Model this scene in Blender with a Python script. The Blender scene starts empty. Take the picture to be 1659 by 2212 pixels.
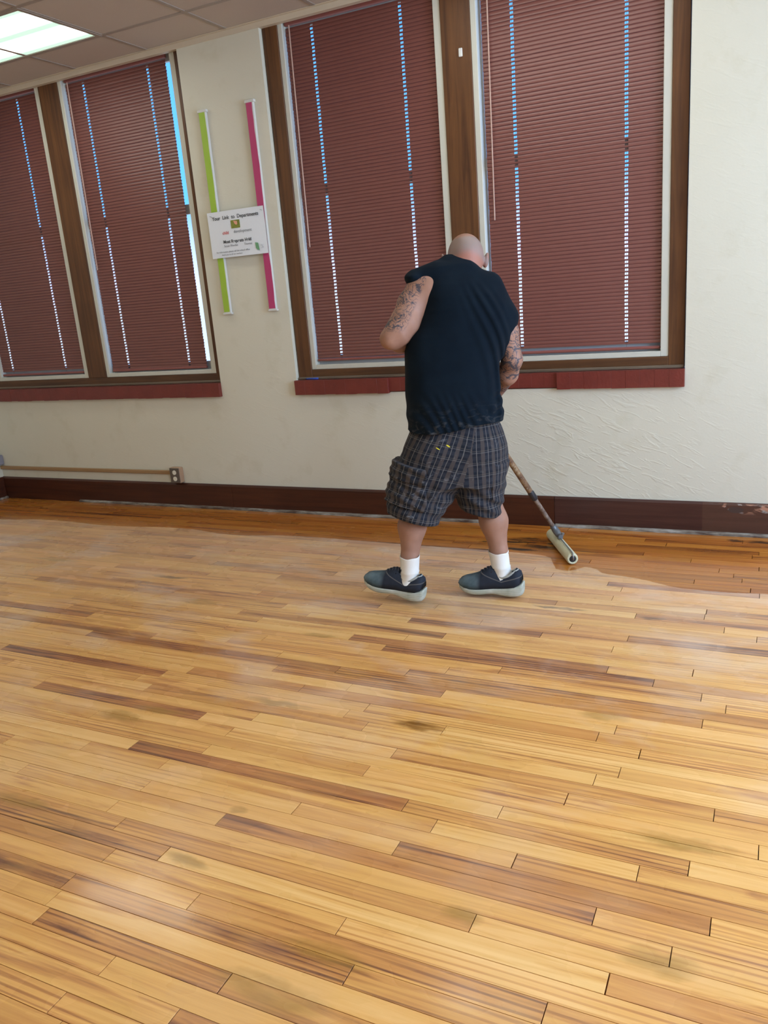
import bpy, bmesh, math, random
import numpy as np
from mathutils import Vector, Matrix

# ------------------------------------------------------------------ camera
scn = bpy.context.scene
COL = scn.collection
PI = math.pi
CAM_POS = np.array([0.0, -4.42473, 1.39634])
CAM_R = np.array([[0.90096782, 0.42642791, -0.08010129],
                  [-0.0444151, 0.27428696, 0.96062165],
                  [-0.43160663, 0.86193149, -0.26606357]])   # right, up, forward
FPX = 1723.54
cd = bpy.data.cameras.new('camera')
cam = bpy.data.objects.new('camera', cd)
COL.objects.link(cam)
cd.sensor_fit = 'HORIZONTAL'; cd.sensor_width = 36.0
cd.lens = FPX / 1659 * 36.0
cd.clip_start = 0.02; cd.clip_end = 500
m = Matrix.Identity(4)
for i in range(3):
    m[i][0] = CAM_R[0][i]; m[i][1] = CAM_R[1][i]; m[i][2] = -CAM_R[2][i]; m[i][3] = CAM_POS[i]
cam.matrix_world = m
scn.camera = cam

# ------------------------------------------------------------------ world, exposure, large lights
scn.view_settings.view_transform = 'Standard'
scn.view_settings.look = 'None'
scn.view_settings.gamma = 1.0
scn.view_settings.use_curve_mapping = False
scn.view_settings.exposure = -0.22
scn.cycles.max_bounces = 6
scn.cycles.diffuse_bounces = 4
scn.cycles.transparent_max_bounces = 8

w = bpy.data.worlds.new('sky'); scn.world = w; w.use_nodes = True
nt = w.node_tree; nt.nodes.clear()
o_ = nt.nodes.new('ShaderNodeOutputWorld'); bg = nt.nodes.new('ShaderNodeBackground')
tc = nt.nodes.new('ShaderNodeTexCoord'); sx = nt.nodes.new('ShaderNodeSeparateXYZ')
cr = nt.nodes.new('ShaderNodeValToRGB')
nt.links.new(tc.outputs['Generated'], sx.inputs[0]); nt.links.new(sx.outputs['Z'], cr.inputs[0])
e = cr.color_ramp.elements
e[0].position = 0.0; e[0].color = (0.55, 0.62, 0.75, 1)
e[1].position = 1.0; e[1].color = (0.04, 0.20, 0.80, 1)
for p_, c_ in ((0.03, (0.60, 0.66, 1.0, 1)), (0.075, (0.42, 0.56, 1.0, 1)), (0.115, (0.12, 0.45, 1.0, 1))):
    k_ = e.new(p_); k_.color = c_
nt.links.new(cr.outputs[0], bg.inputs[0]); bg.inputs[1].default_value = 2.3
nt.links.new(bg.outputs[0], o_.inputs[0])

def area(name, loc, rot, sx_, sy_, power, color):
    l = bpy.data.lights.new(name, 'AREA'); l.shape = 'RECTANGLE'; l.size = sx_; l.size_y = sy_
    l.energy = power; l.color = color
    o = bpy.data.objects.new(name, l); COL.objects.link(o); o.location = loc; o.rotation_euler = rot
    return o
RIGHT_X, REAR_Y, LEFT_X, CEIL = 2.6, -7.6, -5.69, 2.945
# daylight entering through the tall windows of the right-hand wall
area('window_daylight', (RIGHT_X - 0.06, -1.9, 1.75), (0, PI / 2, 0), 1.7, 1.9, 230, (0.55, 0.73, 1.0))
area('window_daylight_rear', (RIGHT_X - 0.06, -5.2, 1.75), (0, PI / 2, 0), 1.7, 1.9, 70, (0.72, 0.83, 1.0))
LENS_STRENGTH = 9.0

# ------------------------------------------------------------------ helpers
def obj(name, me, mat=None, parent=None, **props):
    o = bpy.data.objects.new(name, me); COL.objects.link(o)
    if mat is not None and me is not None and len(me.materials) == 0: me.materials.append(mat)
    if parent is not None: o.parent = parent
    for k, v in props.items(): o[k] = v
    return o
def empty(name, loc=(0, 0, 0), rz=0, **props):
    o = bpy.data.objects.new(name, None); COL.objects.link(o); o.location = loc; o.rotation_euler = (0, 0, rz)
    o.empty_display_size = 0.1
    for k, v in props.items(): o[k] = v
    return o
def mesh(name, V, F, smooth=False):
    me = bpy.data.meshes.new(name); me.from_pydata([tuple(v) for v in V], [], [tuple(f) for f in F])
    if smooth: me.polygons.foreach_set('use_smooth', [True] * len(me.polygons))
    me.update(); return me
class MB:
    """collects simple solids into one mesh"""
    def __init__(s): s.V = []; s.F = []; s.sm = []
    def add(s, V, F, sm=False):
        n = len(s.V); s.V += [tuple(v) for v in V]; s.F += [tuple(i + n for i in f) for f in F]; s.sm += [sm] * len(F)
        return s
    def box(s, a, b, bev=0.0):
        x0, y0, z0 = a; x1, y1, z1 = b
        if bev <= 0:
            V = [(x, y, z) for z in (z0, z1) for y in (y0, y1) for x in (x0, x1)]
            F = [(0, 2, 3, 1), (4, 5, 7, 6), (0, 1, 5, 4), (2, 6, 7, 3), (0, 4, 6, 2), (1, 3, 7, 5)]
            return s.add(V, F)
        bm = bmesh.new(); bmesh.ops.create_cube(bm, size=1)
        for v in bm.verts: v.co = Vector((x0 + (v.co.x + .5) * (x1 - x0), y0 + (v.co.y + .5) * (y1 - y0), z0 + (v.co.z + .5) * (z1 - z0)))
        bmesh.ops.bevel(bm, geom=bm.edges[:], offset=bev, segments=1, affect='EDGES')
        bm.verts.index_update()
        s.add([v.co[:] for v in bm.verts], [[v.index for v in f.verts] for f in bm.faces]); bm.free()
        return s
    def tube(s, pts, rad, n=12, caps=True):
        pts = [Vector(p) for p in pts]; N = len(pts)
        if not hasattr(rad, '__len__'): rad = [rad] * N
        V = []; up = None
        for i, p in enumerate(pts):
            t = (pts[min(i + 1, N - 1)] - pts[max(i - 1, 0)]).normalized()
            if up is None: up = Vector((0, 0, 1)) if abs(t.z) < .9 else Vector((1, 0, 0))
            a = t.cross(up).normalized(); b = a.cross(t).normalized(); up = b
            for k in range(n):
                q = 2 * PI * k / n; V.append(p + (a * math.cos(q) + b * math.sin(q)) * rad[i])
        F = [(i * n + k, i * n + (k + 1) % n, (i + 1) * n + (k + 1) % n, (i + 1) * n + k) for i in range(N - 1) for k in range(n)]
        s.add(V, F, True)
        if caps: s.add([V[k] for k in range(n)], [tuple(range(n))[::-1]]); s.add([V[(N - 1) * n + k] for k in range(n)], [tuple(range(n))])
        return s
    def lathe(s, p0, p1, prof, n=24):
        """prof: list of (t along axis in metres from p0, radius)"""
        p0 = Vector(p0); ax = (Vector(p1) - p0).normalized()
        pts = [p0 + ax * t for t, r in prof]
        return s.tube_fixed(pts, [r for t, r in prof], ax, n)
    def tube_fixed(s, pts, rad, ax, n):
        up = Vector((0, 0, 1)) if abs(ax.z) < .9 else Vector((1, 0, 0))
        a = ax.cross(up).normalized(); b = a.cross(ax).normalized(); V = []
        for p, r in zip(pts, rad):
            for k in range(n):
                q = 2 * PI * k / n; V.append(p + (a * math.cos(q) + b * math.sin(q)) * r)
        N = len(pts)
        F = [(i * n + k, i * n + (k + 1) % n, (i + 1) * n + (k + 1) % n, (i + 1) * n + k) for i in range(N - 1) for k in range(n)]
        return s.add(V, F, True)
    def me(s, name):
        me = bpy.data.meshes.new(name); me.from_pydata(s.V, [], s.F); me.polygons.foreach_set('use_smooth', s.sm); me.update(); return me
    def build(s, name, mat, parent=None, **props): return obj(name, s.me(name), mat, parent, **props)

# ------------------------------------------------------------------ materials
class NT:
    def __init__(s, name):
        s.m = bpy.data.materials.new(name); s.m.use_nodes = True; s.t = s.m.node_tree
        s.b = s.t.nodes['Principled BSDF']
    def n(s, typ, **kw):
        x = s.t.nodes.new('ShaderNode' + typ)
        for k, v in kw.items(): setattr(x, k, v)
        return x
    def l(s, a, b): s.t.links.new(a, b)
    def val(s, sock, v):
        if hasattr(v, 'links'): s.l(v, sock)
        else: sock.default_value = v
    def math(s, op, a, b=0.0, c=None, clamp=False):
        x = s.n('Math', operation=op, use_clamp=clamp); s.val(x.inputs[0], a); s.val(x.inputs[1], b)
        if c is not None: s.val(x.inputs[2], c)
        return x.outputs[0]
    def pos(s): return s.n('NewGeometry').outputs['Position']
    def objc(s): return s.n('TexCoord').outputs['Object']
    def mapping(s, v, scale=(1, 1, 1), rot=(0, 0, 0), loc=(0, 0, 0)):
        x = s.n('Mapping'); s.l(v, x.inputs[0]); x.inputs['Scale'].default_value = scale; x.inputs['Rotation'].default_value = rot; x.inputs['Location'].default_value = loc
        return x.outputs[0]
    def noise(s, v, scale, detail=3, rough=.5, dist=0.0):
        x = s.n('TexNoise'); s.l(v, x.inputs['Vector']); x.inputs['Scale'].default_value = scale; x.inputs['Detail'].default_value = detail
        x.inputs['Roughness'].default_value = rough; x.inputs['Distortion'].default_value = dist
        return x.outputs['Fac']
    def ramp(s, f, stops):
        x = s.n('ValToRGB'); s.l(f, x.inputs[0]); e = x.color_ramp.elements
        while len(e) < len(stops): e.new(0.5)
        for k, (p, c) in zip(e, stops): k.position = p; k.color = (*c, 1) if len(c) == 3 else c
        return x.outputs[0]
    def mr(s, v, a, b, c=0.0, d=1.0):
        x = s.n('MapRange'); s.val(x.inputs[0], v)
        for i, k in enumerate((a, b, c, d)): x.inputs[i + 1].default_value = k
        return x.outputs[0]
    def mix(s, f, a, b, mode='MIX'):
        x = s.n('Mix', data_type='RGBA', blend_type=mode); s.val(x.inputs[0], f)
        for i, k in ((6, a), (7, b)):
            if hasattr(k, 'links'): s.l(k, x.inputs[i])
            else: x.inputs[i].default_value = (*k, 1)
        return x.outputs[2]
    def bump(s, h, strength=.3, dist=.01, normal=None):
        x = s.n('Bump'); s.l(h, x.inputs['Height']); x.inputs['Strength'].default_value = strength; x.inputs['Distance'].default_value = dist
        if normal is not None: s.l(normal, x.inputs['Normal'])
        return x.outputs[0]
    def set(s, base=None, rough=None, metal=None, spec=None, normal=None, coat=None, coatr=None, sheen=None, emis=None, estr=None, sss=None):
        for nm, v in (('Base Color', base), ('Roughness', rough), ('Metallic', metal), ('Specular IOR Level', spec), ('Coat Weight', coat),
                      ('Coat Roughness', coatr), ('Sheen Weight', sheen), ('Emission Color', emis), ('Emission Strength', estr), ('Subsurface Weight', sss)):
            if v is None: continue
            k = s.b.inputs[nm]
            if hasattr(v, 'links'): s.l(v, k)
            elif nm in ('Base Color', 'Emission Color'): k.default_value = (*v, 1)
            else: k.default_value = v
        if normal is not None: s.l(normal, s.b.inputs['Normal'])
        return s.m

def plain(name, col, rough=.5, var=.06, scale=8, spec=.5, metal=0, bump=0.0, bscale=60, coat=0.0):
    n = NT(name); p = n.objc(); f = n.noise(p, scale, 3)
    c = n.mix(f, tuple(c * (1 - var) for c in col), tuple(min(1, c * (1 + var)) for c in col))
    nm = n.bump(n.noise(p, bscale, 3), bump, .004) if bump else None
    return n.set(base=c, rough=rough, spec=spec, metal=metal, normal=nm, coat=coat, coatr=.2)

# wall paint over uneven plaster
def wall_paint():
    n = NT('cream_wall_paint'); p = n.pos()
    big = n.noise(p, 1.3, 4, .6); mid = n.noise(n.mapping(p, (1, 1, 1)), 5, 4, .6)
    c = n.mix(big, (0.622, 0.590, 0.466), (0.675, 0.648, 0.534))
    c = n.mix(n.mr(mid, .55, .75), c, (0.595, 0.56, 0.43))
    # trowel marks, rough patch near the roller
    tro = n.mr(n.noise(n.mapping(n.mapping(p, (1, 1, 1), rot=(0, -.42, 0)), (9, 9, 40)), 1.0, 2, .5, .9), .54, .76)
    sp = n.n('SeparateXYZ'); n.l(p, sp.inputs[0])
    dx = n.math('DIVIDE', n.math('SUBTRACT', sp.outputs[0], -0.95), 0.55); dz = n.math('DIVIDE', n.math('SUBTRACT', sp.outputs[2], 0.42), 0.28)
    d = n.math('ADD', n.math('MULTIPLY', dx, dx), n.math('MULTIPLY', dz, dz))
    patch = n.mr(d, 2.2, .1, 0.12, 1.0)
    h = n.math('MULTIPLY', tro, patch)
    h = n.math('ADD', n.math('MULTIPLY', h, 1.0), n.math('MULTIPLY', mid, .35))
    nm = n.bump(h, .24, .012)
    nm = n.bump(n.noise(p, 90, 2), .12, .003, nm)
    return n.set(base=c, rough=.62, spec=.35, normal=nm)
M_WALL = wall_paint()

def wood_dark(name, c0, c1, c2, axis='z', rough=.35):
    n = NT(name); p = n.pos()
    sc = {'z': (30, 30, 1.4), 'x': (1.4, 30, 30)}[axis]
    g = n.noise(n.mapping(p, sc), 1.0, 5, .6, .8); b = n.noise(p, 2.5, 4, .6)
    c = n.ramp(g, [(.3, c0), (.55, c1), (.8, c2)])
    c = n.mix(n.mr(b, .45, .75, 0, .55), c, c0)
    return n.set(base=c, rough=rough, spec=.4, normal=n.bump(g, .12, .003))
M_FRAME = wood_dark('brown_frame_wood', (.060, .022, .008), (.125, .050, .016), (.165, .070, .022), 'z', .45)
M_FRAMEX = wood_dark('brown_rail_wood', (.055, .022, .010), (.105, .044, .016), (.14, .062, .023), 'x', .45)
M_BASE = wood_dark('mahogany_baseboard', (.038, .010, .005), (.066, .018, .008), (.085, .026, .011), 'x', .35)
M_BASE2 = wood_dark('purple_brown_baseboard', (.034, .010, .009), (.056, .018, .015), (.072, .024, .02), 'x', .3)
M_MOLD = wood_dark('taupe_stop_molding', (.10, .07, .045), (.16, .115, .075), (.20, .15, .10), 'x', .5)
M_WHITE = plain('offwhite_sash_paint', (.56, .55, .47), .45, .06, 4)
M_BRICK = plain('oxblood_painted_brick', (.16, .026, .018), .42, .22, 14, bump=.35, bscale=70)
M_BLIND = plain('burgundy_blind_enamel', (.185, .064, .050), .36, .05, 3, spec=.5)
M_RAIL = plain('burgundy_bottom_rail', (.24, .075, .06), .5, .05, 3)
M_CORD = plain('burgundy_cord', (.22, .08, .07), .7)
M_WAND = plain('clear_wand_plastic', (.50, .32, .25), .3, .05)

def shoe_mold():
    n = NT('worn_shoe_molding'); p = n.pos()
    f = n.noise(n.mapping(p, (9, 40, 40)), 1, 4, .6)
    return n.set(base=n.ramp(f, [(.35, (.06, .03, .02)), (.55, (.22, .19, .15)), (.75, (.42, .40, .36))]), rough=.5)
M_SHOEMOLD = shoe_mold()

# varnished strip-oak flooring
WET = [(-5.69, -.56), (-5.1, -.555), (-4.66, -.50), (-4.09, -.533), (-3.44, -.49), (-3.03, -.545), (-2.58, -.489), (-2.07, -.499), (-1.77, -.509), (-1.4, -.512),
       (-1.15, -.52), (-1.03, -.54), (-.955, -.66), (-.915, -.725), (-.86, -.735), (-.80, -.66), (-.70, -.727), (-.53, -.763), (-.42, -.812), (-.31, -.846), (-.16, -.855), (.02, -.833), (1.5, -.82), (2.6, -.82)]
def floor_mat():
    n = NT('varnished_strip_floor'); p = n.pos()
    at = n.n('Attribute', attribute_name='tone'); sp = n.n('SeparateColor'); n.l(at.outputs['Color'], sp.inputs[0])
    tone, rnd, red = sp.outputs[0], sp.outputs[1], sp.outputs[2]
    off = n.n('CombineXYZ'); n.l(n.math('MULTIPLY', rnd, 37.0), off.inputs[0]); n.l(n.math('MULTIPLY', rnd, 91.0), off.inputs[1]); n.l(n.math('MULTIPLY', rnd, 53.0), off.inputs[2])
    va = n.n('VectorMath', operation='ADD'); n.l(p, va.inputs[0]); n.l(off.outputs[0], va.inputs[1]); q = va.outputs[0]
    g1 = n.noise(n.mapping(q, (1.3, 26, 1)), 1.0, 4, .55, 1.2)        # broad figure
    g2 = n.noise(n.mapping(q, (5, 210, 1)), 1.0, 4, .6, .3)           # fine grain
    wv = n.n('TexWave', wave_type='BANDS', bands_direction='Y'); n.l(n.mapping(q, (.9, 24, 1)), wv.inputs['Vector'])
    wv.inputs['Scale'].default_value = .8; wv.inputs['Distortion'].default_value = 9.0; wv.inputs['Detail'].default_value = 3; wv.inputs['Detail Scale'].default_value = .8
    t = n.math('ADD', tone, n.mr(g1, .3, .7, -.17, .17))
    t = n.math('ADD', t, n.mr(g2, .3, .7, -.04, .04))
    t = n.math('ADD', t, n.mr(n.noise(n.mapping(q, (.9, 15, 1)), 1.0, 5, .6, 1.6), .54, .66, 0, .30))
    t = n.math('ADD', t, n.math('MULTIPLY', n.mr(wv.outputs['Fac'], .60, .95, 0, .30), n.mr(n.noise(n.mapping(q, (.7, 5, 1)), 1.0, 2), .48, .62)))
    c = n.ramp(t, [(0.0, (.84, .505, .180)), (.3, (.745, .395, .108)), (.55, (.57, .258, .070)), (.8, (.33, .132, .043)), (1.0, (.16, .062, .028))])
    c = n.mix(red, c, n.mix(1.0, c, (1.0, .86, .95), 'MULTIPLY'))
    # blotches of uneven finish
    bl = n.noise(n.mapping(p, (1, 2, 1)), 3.1, 4, .6, .5)
    c = n.mix(n.mr(bl, .5, .8, 0, .28), c, (.60, .36, .09), 'MIX')
    sxyz = n.n('SeparateXYZ'); n.l(p, sxyz.inputs[0]); X, Y = sxyz.outputs[0], sxyz.outputs[1]
    wob = n.mr(n.noise(p, 9, 3, .6), .2, .8, -.018, .018)
    def spots(lst, col, c, amt):
        acc = None
        for (x, y, a, b) in lst:
            dx = n.math('DIVIDE', n.math('SUBTRACT', X, x), a); dy = n.math('DIVIDE', n.math('SUBTRACT', n.math('ADD', Y, wob), y), b)
            d = n.math('ADD', n.math('MULTIPLY', dx, dx), n.math('MULTIPLY', dy, dy)); f = n.mr(d, 1.3, .3, 0, 1)
            acc = f if acc is None else n.math('MAXIMUM', acc, f)
        pn = n.mr(n.noise(n.mapping(p, (8, 30, 1)), 1, 3), .3, .6, .35, 1)
        return n.mix(n.math('MULTIPLY', n.math('MULTIPLY', acc, pn), amt), c, col)
    c = spots([(-.59, -3.02, .05, .03), (-2.06, -2.55, .10, .035), (-1.95, -2.47, .13, .02), (-1.55, -2.30, .14, .02), (-2.0, -3.05, .12, .03), (-1.33, -3.09, .07, .02),
               (-.84, -3.23, .12, .03), (-.15, -2.60, .13, .03), (-.16, -3.0, .08, .04), (-1.70, -1.735, .08, .018), (-.9, -3.36, .14, .04), (-3.84, -1.2, .2, .03),
               (-1.325, -2.865, .03, .018), (-.45, -2.05, .08, .03), (-2.5, -1.55, .13, .03), (-1.40, -1.30, .12, .05)], (.34, .175, .028), c, .7)
    c = spots([(-1.01, -2.287, .09, .024)], (.22, .09, .015), c, 1.0)
    c = spots([(-.405, -1.213, .055, .015), (-.80, -1.2, .12, .012), (-2.9, -1.29, .12, .02)], (.10, .045, .02), c, .8)
    # the freshly coated band along the wall
    fc = n.n('FloatCurve'); n.l(n.mr(X, -5.69, 2.6), fc.inputs['Value']); cu = fc.mapping.curves[0]
    while len(cu.points) < len(WET): cu.points.new(.5, .5)
    for k, (x, y) in zip(cu.points, WET): k.location = ((x + 5.69) / 8.29, (y + 1.0)); k.handle_type = 'AUTO'
    fc.mapping.update()
    yb = n.math('SUBTRACT', fc.outputs[0], 1.0)
    wet = n.mr(n.math('SUBTRACT', n.math('ADD', Y, n.math('MULTIPLY', wob, .35)), yb), -.004, .008)
    # milky sheen of the unevenly dried first coat, painted into the base colour
    c_bare = c
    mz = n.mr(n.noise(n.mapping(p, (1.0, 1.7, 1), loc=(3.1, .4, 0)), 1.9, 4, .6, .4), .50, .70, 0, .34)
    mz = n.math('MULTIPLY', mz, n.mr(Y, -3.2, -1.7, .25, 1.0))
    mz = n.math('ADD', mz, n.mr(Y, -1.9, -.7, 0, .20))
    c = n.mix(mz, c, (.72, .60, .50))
    cw = n.mix(1.0, c_bare, (.68, .50, .25), 'MULTIPLY')
    c = n.mix(wet, c, cw)
    c = spots([(-1.193, -.284, .13, .035), (-1.24, -.34, .12, .022), (-1.10, -.40, .10, .028), (-1.2, -.46, .11, .024), (-1.35, -.36, .10, .02), (-.135, -.105, .045, .02), (-.02, -.108, .07, .026), (-1.02, -.33, .05, .03)],
              (.012, .008, .006), c, .95)
    hz = n.noise(n.mapping(p, (1.1, 1.6, 1)), 2.2, 3, .55)
    rough = n.mr(hz, .35, .7, .22, .46)
    rg = n.n('Mix', data_type='FLOAT'); n.l(wet, rg.inputs[0]); n.l(rough, rg.inputs[2]); rg.inputs[3].default_value = .17
    hb = n.math('ADD', n.noise(n.mapping(q, (2, 60, 1)), 1, 3), n.math('MULTIPLY', n.noise(p, 4, 3), 1.5))
    nm = n.bump(hb, .10, .003)
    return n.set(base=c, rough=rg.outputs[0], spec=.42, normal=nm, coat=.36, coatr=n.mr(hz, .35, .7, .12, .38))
M_FLOOR = floor_mat()
M_GAP = plain('dark_floor_gap', (.05, .028, .014), .8)

M_TILE = plain('beige_ceiling_tile', (.50, .425, .355), .85, .05, 2, bump=.25, bscale=220)
M_TBAR = plain('beige_grid_bar', (.34, .28, .23), .5, .04)
M_ANGLE = plain('beige_wall_angle', (.60, .51, .38), .5, .04)

# ------------------------------------------------------------------ setting: floor
random.seed(11)
PLW = .05715; Y0 = -2.48849
KNOWN = [(-34,-2.18),(-32,-2.13),(-29,-.01),(-28,-.58),(-26,-.6),(-24,-.21),(-21,-1.33),(-20,-1.59),(-19,-1.08),(-19,-.47),(-18,-1.39),(-17,-1.87),(-17,-.51),(-16,-2.21),(-15,-1.33),(-15,-.21),(-14,-2.34),(-14,-1.56),(-13,-2.17),(-13,-1.38),(-12,-.87),(-11,-2.07),(-11,-1.06),(-11,-.09),(-10,-1.77),(-10,-1.2),(-9,-3.1),(-9,-2.77),(-9,-2.16),(-9,-1.47),(-8,-2.62),(-8,-1.72),(-8,-1.01),(-7,-1.36),(-7,-.4),(-6,-2.61),(-6,-2.05),(-6,-1.53),(-5,-3.05),(-5,-1.23),(-5,-.31),(-4,-1.28),(-4,-.92),(-3,-2.12),(-3,-1.18),(-3,-.35),(-2,-1.58),(-2,-.41),(-1,-1.77),(-1,-1.02),(0,-2.42),(0,-1.61),(1,-1.06),(1,.02),(2,-1.62),(2,-.62),(3,-1.88),(3,-.88),(3,-.13),(4,-2.04),(4,-1.7),(4,-.77),(4,-.24),(5,-1.17),(5,-.53),(6,-.83),(6,-.07),(7,-2.14),(7,-1.35),(7,-.31),(8,-1.7),(8,-.14),(9,-1.62),(9,-.56),(10,-1.41),(10,-.25),(11,-1.55),(11,-.84),(12,-1.22),(13,-1.58),(13,-.76),(15,-1.55),(15,-1.0),(16,-1.28),(17,-1.05)]
TONES = [(-12,-3.47,.9),(-10,-2.65,.95),(-9,-2.33,.9),(-9,-1.95,.95),(-5,-2.66,.8),(3,-1.56,1.0),(3,-.98,1.0),(-18,-1.02,1.0),(-14,-1.27,.9),(-19,-.4,.85),(-8,-1.11,.8),(-13,-.43,.75),(7,-1.21,.7),(6,-.79,.6),(-29,-.16,.9),(-28,-.46,.9),(-35,-2.26,.7),(-3,-2.14,.6),(-7,-2.05,.7),(-1,-2.39,.7),(-1,-2.04,.9),(-1,-1.28,.65),(-9,-.18,.6),(-2,-.24,.6),(-6,-1.63,.6),(6,-.25,.6),(11,-.2,.6),(6,-1.71,.55),(11,-1.86,.5),(15,-1.17,.5),(13,-1.01,.5),(-16,-1.3,.5),(-10,-.47,.6),(-4,-.78,.5),(-18,-3.27,.6),(-26,-2.38,.6),(-18,-1.48,.7),(-23,-2.84,.5),(-20,-2.02,.7),(-10,-3.11,.6),(-4,-.22,-.9),(-2,-.2,-.8),(-18,-1.81,-.8),(-16,-2.86,-.5),(-14,-2.18,-.6),(-3,-1.07,-.5),(-2,-1.48,-.6),(3,-2.06,-.7),(5,-1.41,-.5),(6,-1.97,-.5),(10,-1.11,-.8),(2,-.79,-.6),(14,-1.28,-.7),(14,-.78,-.6),(0,-.76,-.5),(4,-.39,-.5),(11,-.6,-.7),(3,-.06,-.7),(9,-.13,-.5),(-28,-.27,-.7),(-23,-.54,-.8),(-17,-.57,-.6),(-15,-.25,-.7),(-15,-.7,-.5),(-8,-.94,-.6),(-7,-1.66,-.6),(-3,-2.13,-.7),(-11,-2.85,-.6),(-23,-3.84,-.4),(-1,-1.76,-.7),(-7,-.52,-.5),(-5,-1.12,-.5),(-25,-.34,-.6),(-33,-3.88,-.3),(-24,-2.6,-.5)]
def cam_px(P):
    q = CAM_R @ (np.array(P) - CAM_POS)
    if q[2] < .05: return None
    return (829.5 + FPX * q[0] / q[2], 1106 - FPX * q[1] / q[2])
def px_area(x0, x1, y0, y1):
    """rough area of a floor rectangle inside the frame"""
    tot = 0; N = 14
    for i in range(N):
        xa = x0 + (x1 - x0) * (i + .5) / N; c = cam_px((xa, (y0 + y1) / 2, 0))
        if c and -20 < c[0] < 1680 and -20 < c[1] < 2232:
            a = cam_px((xa, y0, 0)); b = cam_px((xa, y1, 0)); d = cam_px((xa + (x1 - x0) / N, (y0 + y1) / 2, 0))
            if a and b and d: tot += math.hypot(a[0] - b[0], a[1] - b[1]) * math.hypot(d[0] - c[0], d[1] - c[1])
    return tot
planks = []
for n_ in range(-44, 88):
    ya = Y0 - n_ * PLW; yb = ya - PLW
    ya = min(ya, -.018)
    if ya - yb < .01: continue
    ks = sorted(x for r, x in KNOWN if r == n_)
    js = []
    lo, hi = LEFT_X + .02, RIGHT_X
    rng = random.Random(n_ * 7 + 3)
    if ks:
        x = ks[0]
        while True:
            x -= rng.uniform(.6, 1.5)
            if x < lo + .15: break
            js.append(x)
        js += ks
        for a, b in zip(ks[:-1], ks[1:]):
            if b - a > 1.7: js.append(a + (b - a) * rng.uniform(.4, .6))
        x = ks[-1]
    else: x = lo - rng.uniform(0, .9)
    while True:
        x += rng.uniform(.55, 1.5)
        if x > hi - .15: break
        if x > lo + .15: js.append(x)
    js = [lo] + sorted(js) + [hi]
    for a, b in zip(js[:-1], js[1:]):
        tone = None
        for r, x, s_ in TONES:
            if r == n_ and a < x < b: tone = s_
        if tone is None:
            tv = rng.choice([.28, .33, .36, .39, .42, .48, .34, .54, .26, .37]) + rng.uniform(-.04, .04)
        else: tv = .38 + (tone * .36 if tone > 0 else tone * .30)
        far = max(0, min(1, (Y0 - n_ * PLW + 1.6) / 1.2))  # extra red toward the window wall: pinkish sheen put into the plank colour
        planks.append((a, b, ya, yb, tv, rng.random(), (rng.random() ** 2) * (.25 + .75 * far) + .22 * far + (.25 if tv > .6 else 0), px_area(a, b, ya, yb), n_))
planks.sort(key=lambda q: -q[7])
def plank_geo(q, mb, cols, drop):
    a, b, ya, yb, tv, rn, rd, _, n_ = q
    ge = .0011 if (n_ % 5) else .0016; gy = .0005 + .0004 * ((n_ * 13) % 4) / 3
    x0, x1, y0, y1 = a + ge, b - ge, yb + gy, ya - gy; zt = -drop; c = .0003
    V = [(x0, y0, -.019), (x1, y0, -.019), (x1, y1, -.019), (x0, y1, -.019), (x0, y0, zt - c), (x1, y0, zt - c), (x1, y1, zt - c), (x0, y1, zt - c),
         (x0 + c, y0 + c, zt), (x1 - c, y0 + c, zt), (x1 - c, y1 - c, zt), (x0 + c, y1 - c, zt)]
    F = [(0, 3, 2, 1)] + [(i, (i + 1) % 4, 4 + (i + 1) % 4, 4 + i) for i in range(4)] + [(4 + i, 4 + (i + 1) % 4, 8 + (i + 1) % 4, 8 + i) for i in range(4)] + [(8, 9, 10, 11)]
    mb.add(V, F); cols += [(tv, rn, rd, 1)] * len(V)
def finish_planks(mb, cols, name, parent, **pr):
    me = mb.me(name); ca = me.color_attributes.new('tone', 'FLOAT_COLOR', 'POINT')
    ca.data.foreach_set('color', np.array(cols, dtype=np.float32).ravel()); return obj(name, me, M_FLOOR, parent, **pr)
floor = MB().box((LEFT_X - .2, REAR_Y - .2, -.12), (RIGHT_X + .2, .2, -.019)).build('floor', M_GAP, None, kind='structure')
seen = [q for q in planks if q[7] > 60]
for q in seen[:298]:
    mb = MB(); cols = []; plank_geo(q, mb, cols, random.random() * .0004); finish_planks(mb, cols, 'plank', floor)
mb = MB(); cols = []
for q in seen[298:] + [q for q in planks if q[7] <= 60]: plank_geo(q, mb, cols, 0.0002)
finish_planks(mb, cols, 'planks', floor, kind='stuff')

# ------------------------------------------------------------------ setting: walls
OPEN = [(-5.60, -3.366, .80, 2.945), (-2.765, -.412, .80, 2.945)]
wb = MB()
xs = [LEFT_X - .2, -5.60, -3.366, -2.765, -.412, RIGHT_X + .2]
for i in range(5):
    if i in (1, 3): wb.box((xs[i], 0, -.1), (xs[i + 1], .15, .80))
    else: wb.box((xs[i], 0, -.1), (xs[i + 1], .15, 3.1), 0)
wb.box((LEFT_X - .2, 0.0, 2.95), (RIGHT_X + .2, .15, 3.1))
wall_back = wb.build('wall_back', M_WALL, None, kind='structure')
MB().box((LEFT_X - .2, REAR_Y, -.1), (LEFT_X, 0, 3.1)).build('wall_left', M_WALL, None, kind='structure')
MB().box((LEFT_X - .2, REAR_Y - .2, -.1), (RIGHT_X + .2, REAR_Y, 3.1)).build('wall_rear', M_WALL, None, kind='structure')
wr = MB()   # right wall with two tall windows (out of the picture)
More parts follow.
